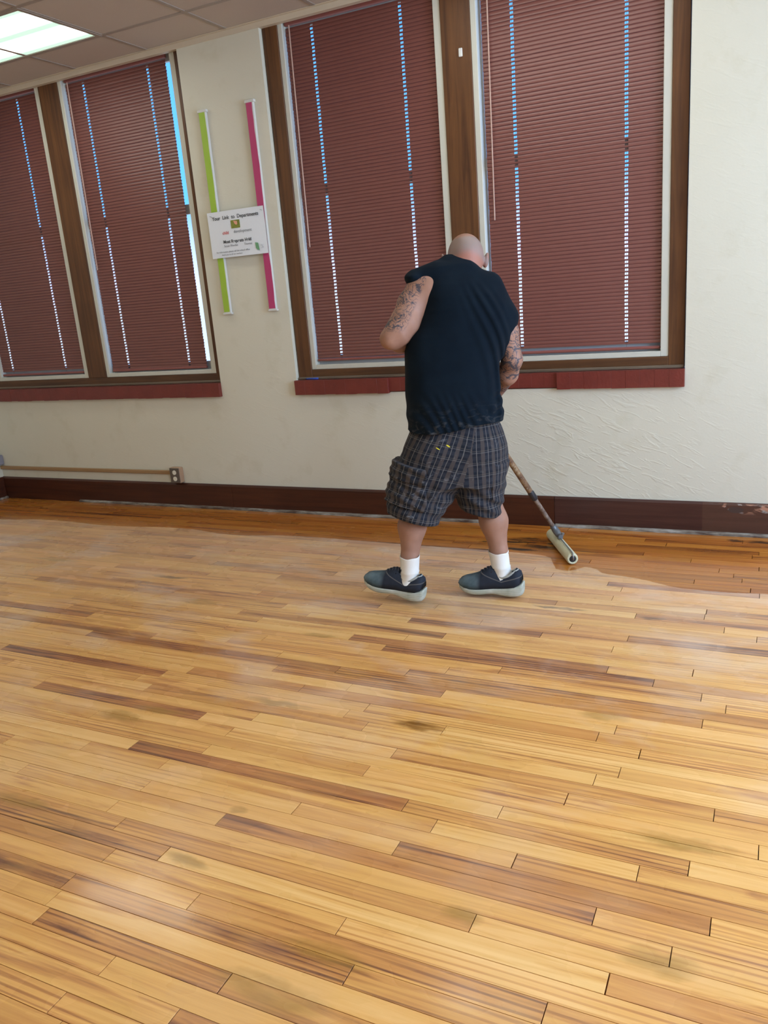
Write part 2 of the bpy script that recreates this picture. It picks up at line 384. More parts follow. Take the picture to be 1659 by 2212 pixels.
for (a, b, z0, z1) in ((REAR_Y, -6.2, -.1, 3.1), (-4.2, -2.9, -.1, 3.1), (-.9, 0.0, -.1, 3.1), (-6.2, -4.2, -.1, .88), (-6.2, -4.2, 2.7, 3.1), (-2.9, -.9, -.1, .88), (-2.9, -.9, 2.7, 3.1)):
    wr.box((RIGHT_X, a, z0), (RIGHT_X + .2, b, z1))
wr.build('wall_right', M_WALL, None, kind='structure')

# ------------------------------------------------------------------ setting: ceiling
ceil = MB().box((LEFT_X - .2, REAR_Y - .2, CEIL + .03), (RIGHT_X + .2, .2, CEIL + .1)).build('ceiling', M_TILE, None, kind='structure')
gx = [-3.58 + .6 * k for k in range(-4, 11)]; gx = [LEFT_X] + [x for x in gx if LEFT_X + .05 < x < RIGHT_X - .05] + [RIGHT_X]
gy = [-.39 - .6 * k for k in range(0, 13)]; gy = [0.0] + [y for y in gy if y > REAR_Y + .05] + [REAR_Y]
troffer_cells = set()
TROFF = []
for j, y in ((1, -.69), (5, -3.09), (9, -5.49)):
    for x0 in ((-4.78, -1.78) if j == 1 else (-4.78, -1.78, 1.22 - .6)):
        TROFF.append((x0, gy[j], gy[j + 1]))
def in_troffer(cx, cy):
    return any(x0 < cx < x0 + 1.2 and b < cy < a for x0, a, b in TROFF)
rest = MB()
for i in range(len(gx) - 1):
    for j in range(len(gy) - 1):
        cx, cy = (gx[i] + gx[i + 1]) / 2, (gy[j] + gy[j + 1]) / 2
        if in_troffer(cx, cy): continue
        c = cam_px((cx, cy, CEIL)); near = c is not None and -350 < c[0] < 1000 and c[1] > -260
        tb = near and MB() or rest
        tb.box((gx[i] + .004, gy[j + 1] + .004, CEIL + .003), (gx[i + 1] - .004, gy[j] - .004, CEIL + .018), 0.0)
        if near: tb.build('tile', M_TILE, ceil)
rest.build('tiles', M_TILE, ceil, kind='stuff')
tb = MB()
for x in gx[1:-1]: tb.box((x - .012, REAR_Y, CEIL - .001), (x + .012, 0, CEIL + .004))
tb.build('grid_bar', M_TBAR, ceil)
tb = MB()
for y in gy[1:-1]: tb.box((LEFT_X, y - .012, CEIL - .0015), (RIGHT_X, y + .012, CEIL + .0035))
tb.build('grid_bar', M_TBAR, ceil)
ag = MB().box((LEFT_X, -.004, CEIL - .031), (RIGHT_X, .03, CEIL + .004)); ag.box((LEFT_X, -.022, CEIL - .002), (RIGHT_X, 0, CEIL + .002))
ag.build('trim_3', M_ANGLE, None, kind='structure')

# fluorescent troffers
def lens_mat():
    n = NT('lit_prismatic_lens'); p = n.objc()
    s = n.n('SeparateXYZ'); n.l(p, s.inputs[0])
    y = s.outputs[1]   # local y, tubes at +-.13
    a = n.math('ABSOLUTE', n.math('SUBTRACT', n.math('ABSOLUTE', y), .13))
    f = n.mr(a, .105, .06)
    c = n.mix(f, (.60, 1.0, .80), (1, .985, .92))
    return n.set(base=(.8, .8, .8), rough=.4, emis=c, estr=n.mr(f, 0, 1, .95, LENS_STRENGTH))
M_LENS = lens_mat(); M_HOUS = plain('beige_fixture_frame', (.34, .29, .24), .4)
tlab = {0: 'glowing fluorescent troffer in the ceiling by the left windows'}
rest_lab = ['lit fluorescent troffer above the window wall over the wide right windows',
            'lit fluorescent troffer over the room centre beside the left wall', 'lit fluorescent troffer over the room centre, middle of its row', 'lit fluorescent troffer over the room centre beside the right wall',
            'lit fluorescent troffer near the rear wall on the left wall side', 'lit fluorescent troffer near the rear wall, middle of its row', 'lit fluorescent troffer near the rear wall on the right wall side']
tro0 = None
for i, (x0, a, b) in enumerate(TROFF):
    cx, cy = x0 + .6, (a + b) / 2
    lab = tlab[0] if i == 0 else rest_lab[i - 1]
    t = empty('ceiling_light', (cx, cy, CEIL), 0, label=lab, category='ceiling light', group='fluorescent troffers in the ceiling grid')
    if tro0 is None:
        fr = MB()
        for (p0, p1) in (((-.60, -.30, -.004), (.60, -.272, .012)), ((-.60, .272, -.004), (.60, .30, .012)), ((-.60, -.272, -.004), (-.575, .272, .012)), ((.575, -.272, -.004), (.60, .272, .012))): fr.box(p0, p1)
        f1 = fr.build('frame', M_HOUS, t)
        f2 = MB().box((-.576, -.273, .001), (.576, .273, .006)).build('diffuser', M_LENS, t)
        f3 = MB().box((-.58, -.28, .012), (.58, .28, .028)).build('housing', M_HOUS, t)
        tro0 = (f1, f2, f3)
    else:
        for f in tro0:
            c = f.copy(); c.parent = t; COL.objects.link(c)

# ------------------------------------------------------------------ setting: baseboards
bb = empty('baseboard_back', (0, 0, 0), kind='structure')
def board(x0, x1, mat, top=.178, proud=.020):
    V = [(x0, 0.0, 0), (x0, -proud, 0), (x0, -proud, top - .012), (x0, -proud + .009, top), (x0, 0.0, top)]
    V += [(x1, y, z) for _, y, z in V]
    F = [(i, (i + 1) % 5, 5 + (i + 1) % 5, 5 + i) for i in range(5)] + [(4, 3, 2, 1, 0), (5, 6, 7, 8, 9)]
    return obj('board', mesh('board', V, F), mat, bb)
board(LEFT_X + .001, -3.38, M_BASE); board(-3.378, -1.106, M_BASE)
def damaged():
    n = NT('peeling_baseboard'); p = n.pos(); g = n.noise(n.mapping(p, (1.4, 30, 30)), 1, 5, .6, .8)
    c = n.ramp(g, [(.3, (.034, .011, .009)), (.55, (.058, .021, .016)), (.8, (.075, .03, .022))])
    s = n.n('SeparateXYZ'); n.l(p, s.inputs[0])
    win = n.math('MULTIPLY', n.mr(s.outputs[0], -.30, -.20), n.mr(s.outputs[2], .115, .150)); win = n.math('MULTIPLY', win, n.mr(s.outputs[2], .176, .168))
    ch = n.noise(n.mapping(p, (14, 30, 34)), 1, 3, .5, .8)
    f = n.math('MULTIPLY', n.mr(ch, .55, .62), win)
    pc = n.mix(n.mr(n.noise(p, 22, 2), .45, .55), (.55, .52, .47), (.55, .27, .17))
    c = n.mix(f, c, pc)
    dx = n.math('DIVIDE', n.math('SUBTRACT', s.outputs[0], -.145), .038); dz = n.math('DIVIDE', n.math('SUBTRACT', s.outputs[2], .142), .017)
    d = n.math('ADD', n.math('MULTIPLY', dx, dx), n.math('MULTIPLY', dz, dz))
    c = n.mix(n.mr(d, 1.2, .8), c, (.03, .025, .028))
    c = n.mix(n.math('MULTIPLY', n.mr(s.outputs[0], -.310, -.306), .3), c, (.12, .06, .035))
    return n.set(base=c, rough=.35, normal=n.bump(ch, .15, .004))
board(-1.104, .9, damaged(), .178, .017); board(.902, RIGHT_X, M_BASE2, .178, .017)
def mold(x0, x1, y0=-.02):
    pr = [(0, 0), (-.016, 0), (-.0155, .008), (-.012, .014), (-.006, .0175), (0, .018)]
    V = [(x, y0 + y, z) for x in (x0, x1) for y, z in pr]; n = len(pr)
    F = [(i, (i + 1) % n, n + (i + 1) % n, n + i) for i in range(n)] + [tuple(range(n))[::-1], tuple(range(n, 2 * n))]
    return obj('shoe_molding', mesh('shoe_molding', V, F), M_SHOEMOLD, bb)
mold(-4.85, -1.56); mold(-1.10, .9, -.017)
bl = empty('baseboard_left', (0, 0, 0), kind='structure')
MB().box((LEFT_X, REAR_Y, 0), (LEFT_X + .02, -.021, .178), .003).build('board', M_BASE, bl)
MB().box((LEFT_X + .02, REAR_Y, 0), (LEFT_X + .034, -.021, .018), .003).build('shoe_molding', M_SHOEMOLD, bl)

# ------------------------------------------------------------------ windows
def glass_mat():
    m = bpy.data.materials.new('window_glass'); m.use_nodes = True; t = m.node_tree; t.nodes.clear()
    o = t.nodes.new('ShaderNodeOutputMaterial'); mx = t.nodes.new('ShaderNodeMixShader'); a = t.nodes.new('ShaderNodeBsdfTransparent'); b = t.nodes.new('ShaderNodeBsdfGlossy')
    lw = t.nodes.new('ShaderNodeLayerWeight'); pw = t.nodes.new('ShaderNodeMath'); pw.operation = 'POWER'; pw.inputs[1].default_value = 5; f = t.nodes.new('ShaderNodeMath'); f.operation = 'MULTIPLY_ADD'; f.inputs[1].default_value = .7; f.inputs[2].default_value = .04; t.links.new(lw.outputs['Facing'], pw.inputs[0]); t.links.new(pw.outputs[0], f.inputs[0]); b.inputs['Roughness'].default_value = .02; a.inputs[0].default_value = (.93, .96, .98, 1)
    t.links.new(f.outputs[0], mx.inputs[0]); t.links.new(a.outputs[0], mx.inputs[1]); t.links.new(b.outputs[0], mx.inputs[2]); t.links.new(mx.outputs[0], o.inputs[0]); return m
M_GLASS = glass_mat()
M_SASH = plain('grey_metal_sash', (.42, .42, .42), .4)
TOPZ = 2.944
def window(name, xl, xr, jl, jr, m0, m1):
    """outer edges, jamb widths, mullion edges"""
    wn = empty(name, (0, 0, 0), kind='structure')
    Y = .028
    MB().box((xl, Y, .888), (xl + jl, .112, TOPZ), .002).build('jamb', M_FRAME, wn)
    MB().box((xr - jr, Y, .888), (xr, .112, TOPZ), .002).build('jamb', M_FRAME, wn)
    MB().box((m0, Y, .950), (m1, .112, TOPZ), .002).build('mullion', M_FRAME, wn)
    MB().box((xl + jl, Y, .888), (xr - jr, .112, .950), .002).build('bottom_rail', M_FRAMEX, wn)
    MB().box((xl, Y - .014, .888), (xr, Y, .905), .004).build('stop_molding', M_MOLD, wn)
    for (a, b) in ((xl + jl, m0), (m1, xr - jr)):
        fw = .041; d = .114
        fr = MB()
        fr.box((a, Y + .006, .950), (a + fw - .010, d, TOPZ), .002); fr.box((b - fw, Y + .006, .950), (b, d, TOPZ), .002)
        fr.box((a + fw - .010, Y + .006, .950), (b - fw, d, .978), .002)
        fr.build('white_frame', M_WHITE, wn)
        sh = MB(); x0, x1 = a + fw - .010, b - fw
        sh.box((x0, .086, 1.985), (x1, .112, 2.045)); sh.box((x0, .086, .978), (x1, .112, 1.03)); sh.box((x0, .086, 2.89), (x1, .112, TOPZ))
        sh.box((x0, .088, .978), (x0 + .008, .110, TOPZ)); sh.box((x1 - .008, .088, .978), (x1, .110, TOPZ))
        s = sh.build('sash', M_SASH, wn)
        MB().box((x0 + .005, .094, 1.02), (x1 - .005, .097, 1.99)).build('pane', M_GLASS, s)
        MB().box((x0 + .005, .102, 2.03), (x1 - .005, .105, 2.90)).build('pane', M_GLASS, s)
    return wn
window('window_1', -5.592, -3.369, .045, .045, -4.585, -4.408)
window('window_2', -2.758, -.419, .098, .078, -1.662, -1.498)

# painted rowlock brick sills
def sill(name, x0, x1, segs):
    s = empty(name, (0, 0, 0), kind='structure'); n = round((x1 - x0) / .0725); wdt = (x1 - x0) / n
    rng = random.Random(5)
    MB().box((x0 + .001, .002, .802), (x1 - .001, .11, .884)).build('mortar', M_BRICK, s)
    for i in range(n):
        a = x0 + i * wdt; xc = a + wdt / 2; fy = -.010; dz = 0
        for (sa, sb, y_, z_) in segs:
            if sa <= xc <= sb: fy, dz = y_, z_
        j = rng.uniform(-.0012, .0012)
        MB().box((a + .0001, fy + j * .6, .797 + dz + rng.uniform(-.0015, .0015)), (a + wdt - .0001, .028, .888 + rng.uniform(-.001, .0008)), .0004).build('brick', M_BRICK, s)
    return s
sill('trim_1', -5.60, -3.366, [(-6, -3, -.030, 0)])
sill('trim_2', -2.766, -.411, [(-2.766, -2.13, -.030, 0), (-2.13, -1.10, -.012, .010), (-1.10, -.411, -.030, 0)])

# ------------------------------------------------------------------ blinds
def slat_mesh(x0, x1, holes, name):
    """thin curved slat with real route holes, centred on the origin in z/y"""
    tilt = math.radians(75); n = 6; W = .0125
    us = [-W, -.0058, .0058, W]
    def sec(u):   # curved section: bulge toward the room
        bulge = .0022 * (1 - (u / W) ** 2)
        y = -bulge * math.sin(tilt) + u * math.cos(tilt); z = u * math.sin(tilt) + bulge * math.cos(tilt) * 0
        return y, z
    us2 = [-W, -.0092, -.0058, 0, .0058, .0092, W]
    xs_ = [x0]
    for h in holes: xs_ += [h - .0085, h + .0085]
    xs_.append(x1)
    V = []; F = []
    for side in (0, 1):
        base = len(V)
        for x in xs_:
            for u in us2:
                y, z = sec(u); V.append((x, y + side * .0005, z))
        k = len(us2)
        for i in range(len(xs_) - 1):
            hole = (i % 2 == 1)
            for j in range(k - 1):
                if hole and j in (2, 3): continue
                f = (base + i * k + j, base + (i + 1) * k + j, base + (i + 1) * k + j + 1, base + i * k + j + 1)
                F.append(f if side == 0 else f[::-1])
    return mesh(name, V, F, True)
PITCH = .0195
def blind(x0, x1, holes, label, slat_low, rail_z, wand=None, gap=0.0):
    b = empty('window_blind', (0, .062, 0), 0, label=label, category='blind', group='closed burgundy mini blinds in the windows')
    me = slat_mesh(x0, x1, holes, 'slat'); me.materials.append(M_BLIND)
    rng = random.Random(int(abs(x0) * 100)); z = slat_low
    while z < 2.90:
        o = bpy.data.objects.new('slat', me); COL.objects.link(o); o.parent = b
        o.location = (rng.uniform(-.0012, .0012), 0, z + rng.uniform(-.0006, .0006)); o.rotation_euler = (rng.uniform(-.035, .035), 0, 0)
        z += PITCH
    MB().box((x0, -.013, 2.905), (x1, .013, 2.943), .002).build('head_rail', M_RAIL, b)
    MB().box((x0, -.011, rail_z), (x1, .011, rail_z + .016), .004).build('bottom_rail', M_RAIL, b)
    for h in holes: MB().tube([(h, .001, rail_z + .01), (h, .001, 2.91)], .0007, 5).build('lift_cord', M_CORD, b)
    if wand:
        MB().tube([(wand[0], -.022, 2.90), (wand[0] - .005, -.024, wand[1])], .004, 6).build('tilt_wand', M_WAND, b)
    return b
blind(-5.56, -4.634, [-5.40, -4.83], 'burgundy mini blind at far left, its edge cut by the picture', 1.03, .985)
blind(-4.362, -3.508, [-4.205, -3.655], 'burgundy mini blind with bright blue sky showing along its right edge', 1.012, .985, (-4.325, 1.70))
blind(-2.622, -1.709, [-2.45, -1.90], 'burgundy mini blind in the window beside the white sign, long tilt wand on its left', 1.030, .998, (-2.585, 1.69))
blind(-1.447, -.541, [-1.285, -.715], 'burgundy mini blind right of the man, rightmost of the four blinds', 1.032, .988, (-1.405, 1.72))

# ------------------------------------------------------------------ small things on the wall
M_CONDUIT = plain('tan_surface_raceway', (.33, .20, .09), .45, .05)
M_PLATE = plain('dark_steel_plate', (.14, .12, .10), .35, .15, metal=.4); M_IVORY = plain('ivory_receptacle', (.72, .68, .55), .35)
M_BOXTAN = plain('tan_outlet_box', (.40, .25, .15), .5)
t = empty('wall_raceway', (-5.69, 0, .255), 0, label='long tan surface raceway along the wall above the left baseboard', category='cable raceway')
MB().box((.0, -.018, -.014), (1.80, 0, .014), .004).build('channel', M_CONDUIT, t)
t = empty('outlet_box', (-3.845, 0, .235), 0, label='surface outlet box with two sockets at the end of the tan raceway', category='outlet')
MB().box((-.045, -.044, -.050), (.045, 0, .062), .004).build('box', M_BOXTAN, t)
pl = MB().box((-.043, -.047, -.048), (.043, -.044, .060), .001).build('cover_plate', M_PLATE, t)
for z in (-.018, .028):
    r = MB().tube([(0, -.047, z), (0, -.050, z)], .0165, 16).build('socket', M_IVORY, pl)
t = empty('junction_box', (-5.62, -.001, .30), 0, label='small grey conduit box in the left corner above the raceway', category='junction box')
MB().box((-.065, -.05, -.02), (-.025, 0, .06), .006).build('body', plain('grey_box', (.22, .22, .26), .5), t)
MB().box((-.060, -.052, -.015), (-.030, -.05, .055), .002).build('lid', plain('grey_lid', (.28, .28, .32), .5), t)

M_FOAM = plain('white_strip_casing', (.62, .62, .58), .5, .03); M_LIME = plain('lime_face_tape', (.33, .50, .045), .55, .08, 12); M_PINK = plain('magenta_face_tape', (.46, .045, .145), .55, .06, 12)
def strip(x, mat, label, seed):
    s = empty('wall_strip', (x, 0, 1.335), 0, label=label, category='wall strip')
    MB().box((-.028, -.020, 0), (.026, -.001, 1.212), .002).build('casing', M_FOAM, s)
    V = []; N = 24; rng = random.Random(seed)
    for i in range(N + 1):
        z = .012 + 1.19 * i / N; j = rng.uniform(-.002, .002) + (.004 * math.sin(i * .5) if seed == 2 else 0)
        V += [(-.024, -.0212 - abs(rng.uniform(0, .0008)), z), (.020 + j, -.0212 - abs(rng.uniform(0, .0008)), z), (-.024, -.0200, z), (.020 + j, -.0200, z)]
    F = []
    for i in range(N):
        a = i * 4; F += [(a, a + 1, a + 5, a + 4), (a + 1, a + 3, a + 7, a + 5), (a + 2, a, a + 4, a + 6)]
    F += [(0, 2, 3, 1), (N * 4, N * 4 + 1, N * 4 + 3, N * 4 + 2)]
    obj('coloured_face', mesh('face', V, F), mat, s)
    MB().box((-.033, -.024, 1.200), (.034, -.001, 1.216), .002).build('end_cap', M_FOAM, s)
    MB().box((-.033, -.024, -.004), (.034, -.001, .006), .002).build('end_cap', M_FOAM, s)
    return s
strip(-3.222, M_LIME, 'tall lime green strip in white casing on the wall pier between windows', 1)
strip(-2.872, M_PINK, 'tall magenta pink strip in white casing on the wall pier between windows', 2)
sg = empty('paper_sign', (-3.062, -.030, 1.819), 0, label='white printed notice hung across the green and pink strips', category='sign')
def paper():
    V = []; nx, nz = 12, 8
    for s_ in (0, .0012):
        for j in range(nz + 1):
            for i in range(nx + 1):
                u, v = i / nx - .5, j / nz - .5
                V.append((u * .424, -.004 * math.cos(u * 3.0) - .003 * (v > .3) * (v - .3) * 4 + s_, v * .276))
    k = nx + 1; off = k * (nz + 1); F = []
    for j in range(nz):
        for i in range(nx):
            a = j * k + i; F += [(a, a + 1, a + k + 1, a + k), (off + a, off + a + k, off + a + k + 1, off + a + 1)]
    return mesh('paper', V, F, True)
obj('sheet', paper(), plain('white_paper', (.76, .79, .82), .5, .01), sg)
M_INK = plain('dark_ink', (.10, .11, .12), .7); M_INKG = plain('grey_ink', (.30, .31, .33), .7); M_INKR = plain('red_ink', (.62, .16, .16), .7)
def text(s_, x, z, size, mat, parent, bold=0.0, rot=0.0, sx_=1.0):
    c = bpy.data.curves.new('lettering', 'FONT'); c.body = s_; c.size = size; c.align_x = 'CENTER'; c.align_y = 'CENTER'; c.offset = bold; c.extrude = .0003
    tmp = bpy.data.objects.new('tmp', c); COL.objects.link(tmp); bpy.context.view_layer.update()
    mt = bpy.data.meshes.new_from_object(tmp.evaluated_get(bpy.context.evaluated_depsgraph_get())); bpy.data.objects.remove(tmp); bpy.data.curves.remove(c)
    mt.materials.clear(); o = obj('lettering', mt, mat, parent)
    o.location = (x, -.0052, z); o.rotation_euler = (PI / 2, 0, 0); o.scale = (sx_, 1, 1); return o
text('Your  Link  to  Departments', 0, .098, .030, M_INK, sg, .0006)
text('child', -.085, .008, .026, M_INKR, sg, .0004); text('development', .045, .010, .026, M_INKG, sg)
text('Most Requests Held', -.004, -.045, .026, M_INK, sg, .0008)
text('Susan Rhodes', -.055, -.070, .019, M_INKG, sg); text('Thomas', .075, -.070, .019, M_INKG, sg)
text('for information please call the school office', -.045, -.104, .0145, M_INKG, sg); text('thank you to all our teachers', -.055, -.121, .0135, M_INKG, sg)
pic = MB().box((-.036, -.0062, .030), (.030, -.0045, .078)).build('emblem', plain('olive_print', (.20, .22, .03), .6, .4, 60), sg, label='small olive picture with a pale pink patch')
MB().add([(x_, -.0068, z_) for x_, z_ in ((-.016, .074), (.012, .070), (.014, .052), (.002, .048), (-.010, .058))], [(0, 4, 3, 2, 1)]).build('patch', plain('salmon_print', (.72, .34, .22), .6), pic)
MB().add([(x_, -.0062, z_) for x_, z_ in ((.128, -.068), (.150, -.072), (.154, -.100), (.156, -.116), (.140, -.112), (.130, -.100))], [(0, 5, 4, 3, 2, 1)]).build('leaf_emblem', plain('green_print', (.16, .36, .18), .6), sg)
text('%', .178, -.095, .03, plain('pale_print', (.55, .57, .60), .7), sg)
for x in (-.19, .19): MB().tube([(x, -.006, .118), (x + .016, -.0075, .112)], .0013, 5).build('staple', M_INKG, sg)

st = MB().box((-1.566, .020, 2.548), (-1.545, .0279, 2.590), .003).build('wall_hook', plain('white_plastic', (.68, .68, .64), .4), None, label='tiny white plastic tab on the brown window mullion', category='hook')
t = empty('blue_marker', (-2.655, .008, .895), 0, label='small blue pen lying on the brick sill at its left end', category='pen')
MB().lathe((-.038, 0, 0), (.05, 0, 0), [(0, .0), (.001, .005), (.05, .0058), (.052, .0062), (.085, .0060), (.088, 0)], 12).build('barrel', plain('blue_plastic', (.04, .09, .42), .35), t)
MB().lathe((-.052, 0, 0), (-.03, 0, 0), [(0, 0), (.001, .0022), (.014, .0048), (.015, 0)], 10).build('tip', plain('dark_tip', (.02, .03, .08), .4), t)

# ------------------------------------------------------------------ implicit surfaces for the figure
class Field:
    def __init__(s, lo, hi, h):
        s.h = h; s.lo = np.array(lo, np.float32); s.n = np.ceil((np.array(hi) - s.lo) / h).astype(int) + 1
        s.ax = [s.lo[i] + h * np.arange(s.n[i], dtype=np.float32) for i in range(3)]
        s.F = np.full(s.n, .25, np.float32)
    def sub(s, lo, hi, mg):
        sl = []
        for i in range(3):
            a = int(max(0, math.floor((lo[i] - mg - s.lo[i]) / s.h))); b = int(min(s.n[i], math.ceil((hi[i] + mg - s.lo[i]) / s.h) + 1)); sl.append(slice(a, max(b, a + 1)))
        return tuple(sl), s.ax[0][sl[0]][:, None, None], s.ax[1][sl[1]][None, :, None], s.ax[2][sl[2]][None, None, :]
    def un(s, sl, d, k):
        a = s.F[sl]
        if k <= 0: s.F[sl] = np.minimum(a, d); return
        hh = np.maximum(k - np.abs(a - d), 0) / k; s.F[sl] = np.minimum(a, d) - hh * hh * k * .25
    def cap(s, p, q, r0, r1, k=.02):
        p = np.array(p, np.float32); q = np.array(q, np.float32); R = max(r0, r1)
        sl, X, Y, Z = s.sub(np.minimum(p, q) - R, np.maximum(p, q) + R, k + .02)
        d = q - p; L = float(d @ d) + 1e-9
        t = np.clip(((X - p[0]) * d[0] + (Y - p[1]) * d[1] + (Z - p[2]) * d[2]) / L, 0, 1)
        s.un(sl, np.sqrt((X - p[0] - t * d[0]) ** 2 + (Y - p[1] - t * d[1]) ** 2 + (Z - p[2] - t * d[2]) ** 2) - (r0 + (r1 - r0) * t), k)
    def ell(s, c, r, k=.02, rot=None, cut=False):
        c = np.array(c, np.float32); r = np.array(r, np.float32); R = r.max()
        sl, X, Y, Z = s.sub(c - R, c + R, k + .02)
        x, y, z = X - c[0], Y - c[1], Z - c[2]
        if rot is not None:
            A = np.array(Matrix.Rotation(rot[0], 3, rot[1])); x, y, z = (A[0][0] * x + A[1][0] * y + A[2][0] * z, A[0][1] * x + A[1][1] * y + A[2][1] * z, A[0][2] * x + A[1][2] * y + A[2][2] * z)
        k0 = np.sqrt((x / r[0]) ** 2 + (y / r[1]) ** 2 + (z / r[2]) ** 2); k1 = np.sqrt((x / r[0] ** 2) ** 2 + (y / r[1] ** 2) ** 2 + (z / r[2] ** 2) ** 2) + 1e-6
        d = k0 * (k0 - 1) / k1
        if cut:
            a = s.F[sl]; b = -d
            if k > 0: hh = np.maximum(k - np.abs(a - b), 0) / k; s.F[sl] = np.maximum(a, b) + hh * hh * k * .25
            else: s.F[sl] = np.maximum(a, b)
        else: s.un(sl, d, k)
    def surface(s):
        F = s.F; n = F.shape; I = F < 0
        C = np.zeros((n[0] - 1, n[1] - 1, n[2] - 1), np.int8)
        for a in (0, 1):
            for b in (0, 1):
                for c in (0, 1): C += I[a:n[0] - 1 + a, b:n[1] - 1 + b, c:n[2] - 1 + c]
        act = (C > 0) & (C < 8); idx = np.argwhere(act); vid = np.full(C.shape, -1, np.int32); vid[act] = np.arange(len(idx))
        acc = np.zeros((len(idx), 3)); cnt = np.zeros(len(idx))
        cor = [(a, b, c) for a in (0, 1) for b in (0, 1) for c in (0, 1)]
        for p in cor:
            for ax in range(3):
                if p[ax] == 1: continue
                q = list(p); q[ax] = 1
                f0 = F[idx[:, 0] + p[0], idx[:, 1] + p[1], idx[:, 2] + p[2]]; f1 = F[idx[:, 0] + q[0], idx[:, 1] + q[1], idx[:, 2] + q[2]]
                m_ = (f0 < 0) != (f1 < 0); t = np.where(m_, f0 / (f0 - f1 + 1e-12), 0)
                pp = np.tile(np.array(p, float), (len(idx), 1)); pp[:, ax] = t
                acc[m_] += pp[m_]; cnt[m_] += 1
        V = (idx + acc / cnt[:, None]) * s.h + s.lo
        Q = []
        for ax in range(3):
            o1, o2 = [(1, 2), (2, 0), (0, 1)][ax]
            sa = [slice(1, n[i] - 1) for i in range(3)]; sb = list(sa); sa[ax] = slice(0, n[ax] - 1); sb[ax] = slice(1, n[ax])
            a = I[tuple(sa)]; b = I[tuple(sb)]; e_ = np.argwhere(a != b)
            ins = a[e_[:, 0], e_[:, 1], e_[:, 2]]
            base = e_ + 1; base[:, ax] -= 1
            def cell(d1, d2):
                c = base.copy(); c[:, o1] += d1; c[:, o2] += d2; return vid[c[:, 0], c[:, 1], c[:, 2]]
            q = np.stack([cell(-1, -1), cell(0, -1), cell(0, 0), cell(-1, 0)], 1); q[~ins] = q[~ins][:, ::-1]; Q.append(q)
        Q = np.concatenate(Q); Q = Q[(Q >= 0).all(1)]
        return V, Q
def relax(V, Q, it=2, lam=.5):
    E = np.concatenate([Q[:, [0, 1]], Q[:, [1, 2]], Q[:, [2, 3]], Q[:, [3, 0]]]); E = np.concatenate([E, E[:, ::-1]])
    for k in range(it * 2):
        s_ = np.zeros_like(V); c = np.bincount(E[:, 0], minlength=len(V)).astype(float)
        for i in range(3): s_[:, i] = np.bincount(E[:, 0], weights=V[E[:, 1], i], minlength=len(V))
        V = V + (lam if k % 2 == 0 else -lam * 1.03) * (s_ / np.maximum(c, 1)[:, None] - V)
    return V
def np_mesh(name, V, Q):
    me = bpy.data.meshes.new(name); me.vertices.add(len(V)); me.vertices.foreach_set('co', V.astype(np.float32).ravel())
    me.loops.add(Q.size); me.loops.foreach_set('vertex_index', Q.astype(np.int32).ravel())
    me.polygons.add(len(Q)); me.polygons.foreach_set('loop_start', np.arange(0, Q.size, 4, dtype=np.int32)); me.polygons.foreach_set('loop_total', np.full(len(Q), 4, np.int32))
    me.polygons.foreach_set('use_smooth', np.ones(len(Q), bool)); me.update(calc_edges=True); me.validate(); return me
def interp(z, tab): t = sorted(tab); return np.interp(z, [a for a, _ in t], [b for _, b in t]).astype(np.float32)

P0 = Vector((-1.26226, -1.1534, 0)); YAW = math.radians(26.599)
E_R = Vector((math.cos(YAW), math.sin(YAW), 0)); E_F = Vector((-math.sin(YAW), math.cos(YAW), 0))
def to_world(r, f, z): return P0 + E_R * r + E_F * f + Vector((0, 0, z))
def to_local(p): d = Vector(p) - P0; return Vector((d.dot(E_R), d.dot(E_F), d.z))

# silhouette of the shirt: left and right edge for each height (metres)
SH_L = [(1.50, -.01), (1.478, -.075), (1.439, -.101), (1.400, -.100), (1.342, -.100), (1.285, -.114), (1.229, -.143), (1.193, -.176), (1.135, -.186), (1.057, -.190), (.958, -.196), (.847, -.197), (.76, -.195)]
SH_R = [(1.484, .181), (1.456, .185), (1.415, .205), (1.374, .238), (1.312, .275), (1.252, .290), (1.194, .285), (1.157, .268), (1.101, .236), (1.024, .216), (.924, .216), (.863, .228), (.811, .234), (.74, .232)]
CY = [(.70, .015), (.85, .02), (1.0, .035), (1.2, .065), (1.35, .085), (1.45, .115), (1.52, .13)]
BD = [(.70, .152), (.85, .150), (1.0, .155), (1.15, .150), (1.3, .140), (1.4, .115), (1.48, .085), (1.52, .05)]
ZT = [(-.20, 1.42), (-.17, 1.472), (-.10, 1.496), (-.03, 1.518), (.02, 1.528), (.08, 1.522), (.12, 1.502), (.177, 1.452), (.235, 1.378), (.29, 1.300), (.33, 1.22)]
def torso(F, inset, k, zlo, zhi, disp=None):
    sl, X, Y, Z = F.sub((-.26, -.16, zlo), (.36, .30, zhi), 0)
    xl = interp(Z, SH_L) + inset; xr = interp(Z, SH_R) - inset; b = interp(Z, BD) - inset; cy = interp(Z, CY)
    cx = (xl + xr) / 2; a = (xr - xl) / 2
    ux = np.abs((X - cx) / a); uy = np.abs((Y - cy) / b)
    q = (ux ** 2.4 + uy ** 2.4 + 1e-9) ** (1 / 2.4); d = (q - 1) * np.minimum(a, b)
    top = Z - (interp(X, ZT) - inset - ((Y - .10) / .16) ** 2 * .05); kk = .035
    hh = np.maximum(kk - np.abs(d - top), 0) / kk; d = np.maximum(d, top) + hh * hh * kk * .25
    low = zlo + .01 - Z; d = np.maximum(d, low)
    if disp is not None: d = d - disp(X, Y, Z)
    F.un(sl, d, k)

